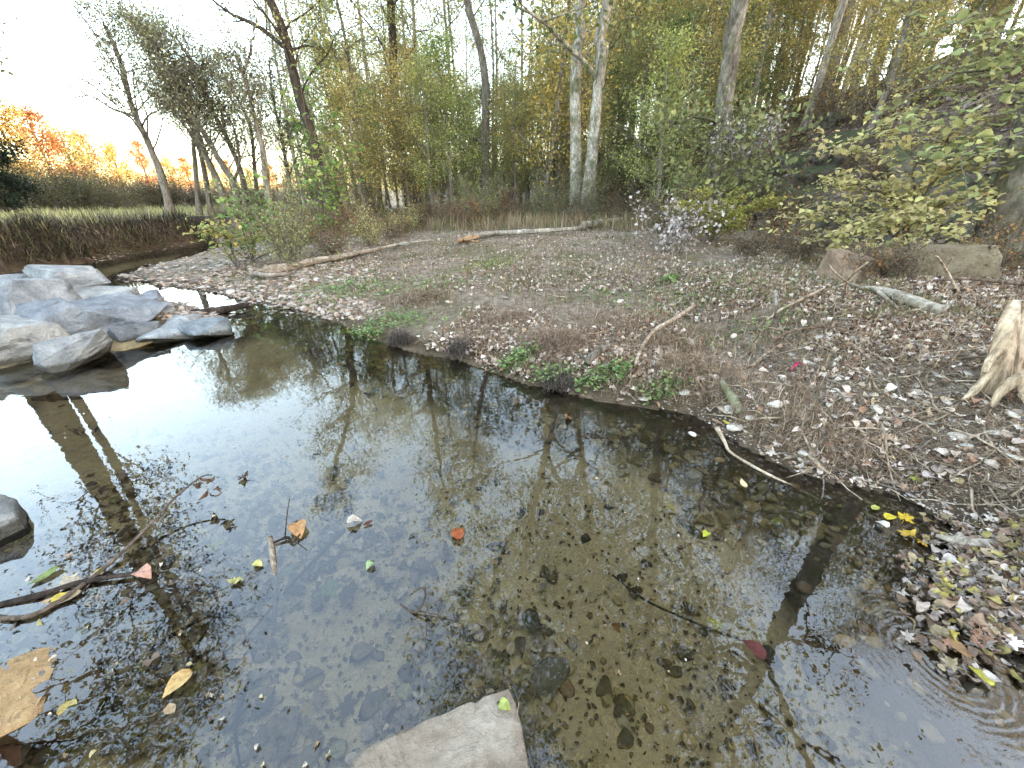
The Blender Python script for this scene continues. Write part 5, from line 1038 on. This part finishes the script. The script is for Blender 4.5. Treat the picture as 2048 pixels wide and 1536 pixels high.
# matted red-brown straw heaps above the herbs
for i, (px, py, rx, hh_, n_) in enumerate([(1110, 690, .42, .12, 3000), (1360, 750, .45, .08, 2200), (1330, 690, .5, .06, 1700), (1000, 640, .6, .05, 1500), (840, 600, .5, .08, 1400), (1240, 650, .6, .05, 1300)]):
    b = ground_at(px, py); q = r.normal(size=(n_, 2)) * rx * .45; P = np.column_stack([b[0] + q[:, 0], b[1] + q[:, 1] * .8]); z = height(P); k = z > .03; P = P[k]; z = z[k]; q = q[k]
    P = np.column_stack([P, z + hh_ * np.exp(-(q ** 2).sum(1) / rx ** 2) * r.random(len(P))])
    lab = ['thick mat of red brown straw on the bank above the green herbs', 'tan straw mat on the bank right of the crooked branch', 'thin straw mat left of the forked pale stick', 'rusty straw mat left of the thick one', 'reddish weeds below the long pale log', 'loose straw mat in the middle of the meadow'][i]
    link('straw_mat', blades('straw_mat', P, .06, .2, [(.24, .155, .105), (.32, .23, .16), (.15, .10, .07), (.40, .31, .23)] if i in (0, 3, 4) else straw, 1.5, .0018, 10 + i, flat=1.35), label=lab, cat='straw', kind='stuff')
# root tussocks hanging to the water
for i, (px, py) in enumerate([(800, 690), (920, 712), (1120, 775)]):
    b = ground_at(px, py); n_ = 900; az = r.uniform(0, 6.28, n_); rad_ = .14 * np.sqrt(r.random(n_)); P = np.column_stack([b[0] + rad_ * np.cos(az), b[1] + rad_ * np.sin(az), np.full(n_, b[2] + .10) - rad_ * .6]) + [0, .05, 0]
    link('grass_tussock', blades('grass_tussock', P, .06, .2, [(.10, .08, .07), (.17, .14, .12), (.06, .05, .04)], 1.7, .002, 30 + i), label=['dark matted tussock leftmost at the waterline', 'dark matted tussock between its two neighbours at the waterline', 'dark wet tussock beside the green herbs'][i], cat='tussock', kind='stuff')
# green herbs
hb = []
def herb(px, py, sx, sy, n_, label, size=(.02, .045), cols=((.15, .24, .08), (.20, .28, .10), (.11, .18, .06), (.27, .32, .13)), h=.10):
    b = ground_at(px, py); q = r.normal(size=(n_, 2)) * [sx, sy]; P = np.column_stack([b[0] + q[:, 0], b[1] + q[:, 1]]); z = height(P); k = z > -.05; P = P[k]; z = np.maximum(z[k], 0)
    top = np.column_stack([P, z + h * r.uniform(.2, 1, len(P))]); t = thing('herb_patch', label, 'herb patch', (b[0], b[1], b[2]))
    s = r.uniform(*size, len(P)); cc = np.array(cols)[r.integers(0, len(cols), len(P))] * r.uniform(.75, 1.2, (len(P), 1))
    rd = np.array([(math.cos(a) * .5, math.sin(a) * .5, .04 * math.cos(2 * a)) for a in np.arange(8) * .785]); bv = np.vstack([[(0, 0, -.06)], rd]); bt = np.array([(0, i + 1, (i + 1) % 8 + 1) for i in range(8)])
    V_, T_, C_ = scatter([(bv, bt)] + OV[:1], top - [b[0], b[1], b[2]], s, r.uniform(0, 6.28, len(P)), r.normal(size=(len(P), 2)) * .35, cc, r=r)
    o = link('foliage', mk_mesh('herb_leaves', V_, None, T_, C_, [M_herb], smooth=False), t, color=(1, 1, 1)); o['kind'] = 'stuff'
    base_ = np.column_stack([P, z]) - [b[0], b[1], b[2]]; A = blades('herb_stalks', base_, h * .4, h, [(.14, .2, .06)], .3, .0012, 60)
    o = link('stalks', A, t, color=(1, 1, 1)); o['kind'] = 'stuff'
herb(1100, 765, .09, .05, 260, 'bright green herbs hanging over the water right of the dark wet tussock', h=.12)
herb(1035, 730, .10, .06, 240, 'green herb tuft left of the bright hanging herbs', h=.12)
herb(1205, 760, .13, .05, 260, 'green herbs right of the bright hanging herbs')
herb(1320, 790, .10, .05, 150, 'yellowish herbs at the foot of the tan straw mat')
herb(1240, 757, .05, .03, 70, 'small herb sprig beside the crooked branch')
herb(800, 640, .3, .2, 500, 'green herb patch at the left end of the leafy meadow', h=.08)
herb(700, 580, .5, .4, 700, 'broad green weed patch below the long pale log', (.03, .06), h=.1)
herb(850, 575, .5, .3, 400, 'green weeds right of the broad weed patch', (.03, .05), h=.08)
herb(980, 530, .4, .4, 300, 'yellow green weeds in the middle of the meadow', (.03, .05), ((.26, .30, .08), (.2, .25, .07)), .08)
herb(1380, 600, .5, .3, 350, 'low green plants before the pale lilac brush', h=.06)
herb(1340, 565, .06, .06, 90, 'single bright green plant in the leaf litter', (.05, .08), h=.1)
herb(1520, 660, .35, .15, 220, 'low green leaves beside the upright stick', h=.05)
herb(1225, 590, .4, .2, 260, 'sparse green plants in the leaf strewn meadow', h=.05)
herb(740, 670, .12, .08, 200, 'green sprigs at the waterline left of the tussocks', h=.1)
# tall weeds of the meadow
P = sample_px(900, 620, 1350, 470, 640, lambda P: P[:, 2] > .1); link('dead_weed_stalks', blades('dead_weed_stalks', P, .1, .35, [(.24, .16, .12), (.16, .11, .09), (.3, .24, .19)], .5, .002, 70), kind='stuff')
# left bank: overhanging grass, field grass
LB_ = np.array([(-9.5, 1)] + [(-12.2, 9.2)] + LBK[::-1])
def f_b(n_, w0, w1):
    k = r.integers(0, len(CUT) - 1, n_); t = r.random((n_, 1)); a = CUT[k]; b = CUT[k + 1]; q = a + (b - a) * t; d = b - a; nn = np.column_stack([d[:, 1], -d[:, 0]]); nn /= np.linalg.norm(nn, axis=1)[:, None]
    q = q + nn * -r.uniform(w0, w1, (n_, 1)) * np.sign(1); return q
L1 = np.vstack([f_b(46000, -1.1, 1.1)]); z = height(L1); k = (z > .12) & ~inside(L1, POLY); P = np.column_stack([L1, z])[k]
P = P[r.random(len(P)) < .35 + .65 * (vnoise(P, .9, 77) > -.1)]
link('bank_grass', blades('bank_grass', P, .10, .55, [(.15, .13, .09), (.08, .07, .05), (.24, .2, .14), (.05, .045, .035), (.04, .035, .03), (.15, .16, .08)], 1.7, .007, 80), kind='stuff')
n_ = 32000; az = np.radians(r.uniform(-66, -18, n_)); dd = r.uniform(12, 75, n_); P = np.column_stack([dd * np.sin(az), dd * np.cos(az)]); z = height(P); k = (z > .5) & ~inside(P, POLY); P = np.column_stack([P, z])[k]
link('field_grass', blades('field_grass', P, .15, .45, [(.34, .35, .13), (.42, .40, .17), (.26, .26, .11), (.36, .30, .17)], .8, .012, 81), kind='stuff')

# ------------------------------------------------------------------ labels: look-alikes that stand in a row are told apart by their place in it
ORD = 'first second third fourth fifth sixth seventh eighth ninth tenth eleventh twelfth thirteenth fourteenth fifteenth sixteenth seventeenth eighteenth nineteenth twentieth'.split()
bpy.context.view_layer.update()
def screen_x(o):
    v = camo.matrix_world.inverted() @ o.matrix_world.translation; return v.x / max(-v.z, .01) if v.z < 0 else 9
clu = {}
for o in list(C.objects):
    if o.parent is None and o.get('group') and o.get('label'): clu.setdefault((o['group'], o['label']), []).append(o)
for (g_, l_), os_ in clu.items():
    if 2 <= len(os_) <= 20 and len(l_.split()) <= 12:
        for k, o in enumerate(sorted(os_, key=screen_x)): o['label'] = l_ + ', %s from the left' % ORD[k]
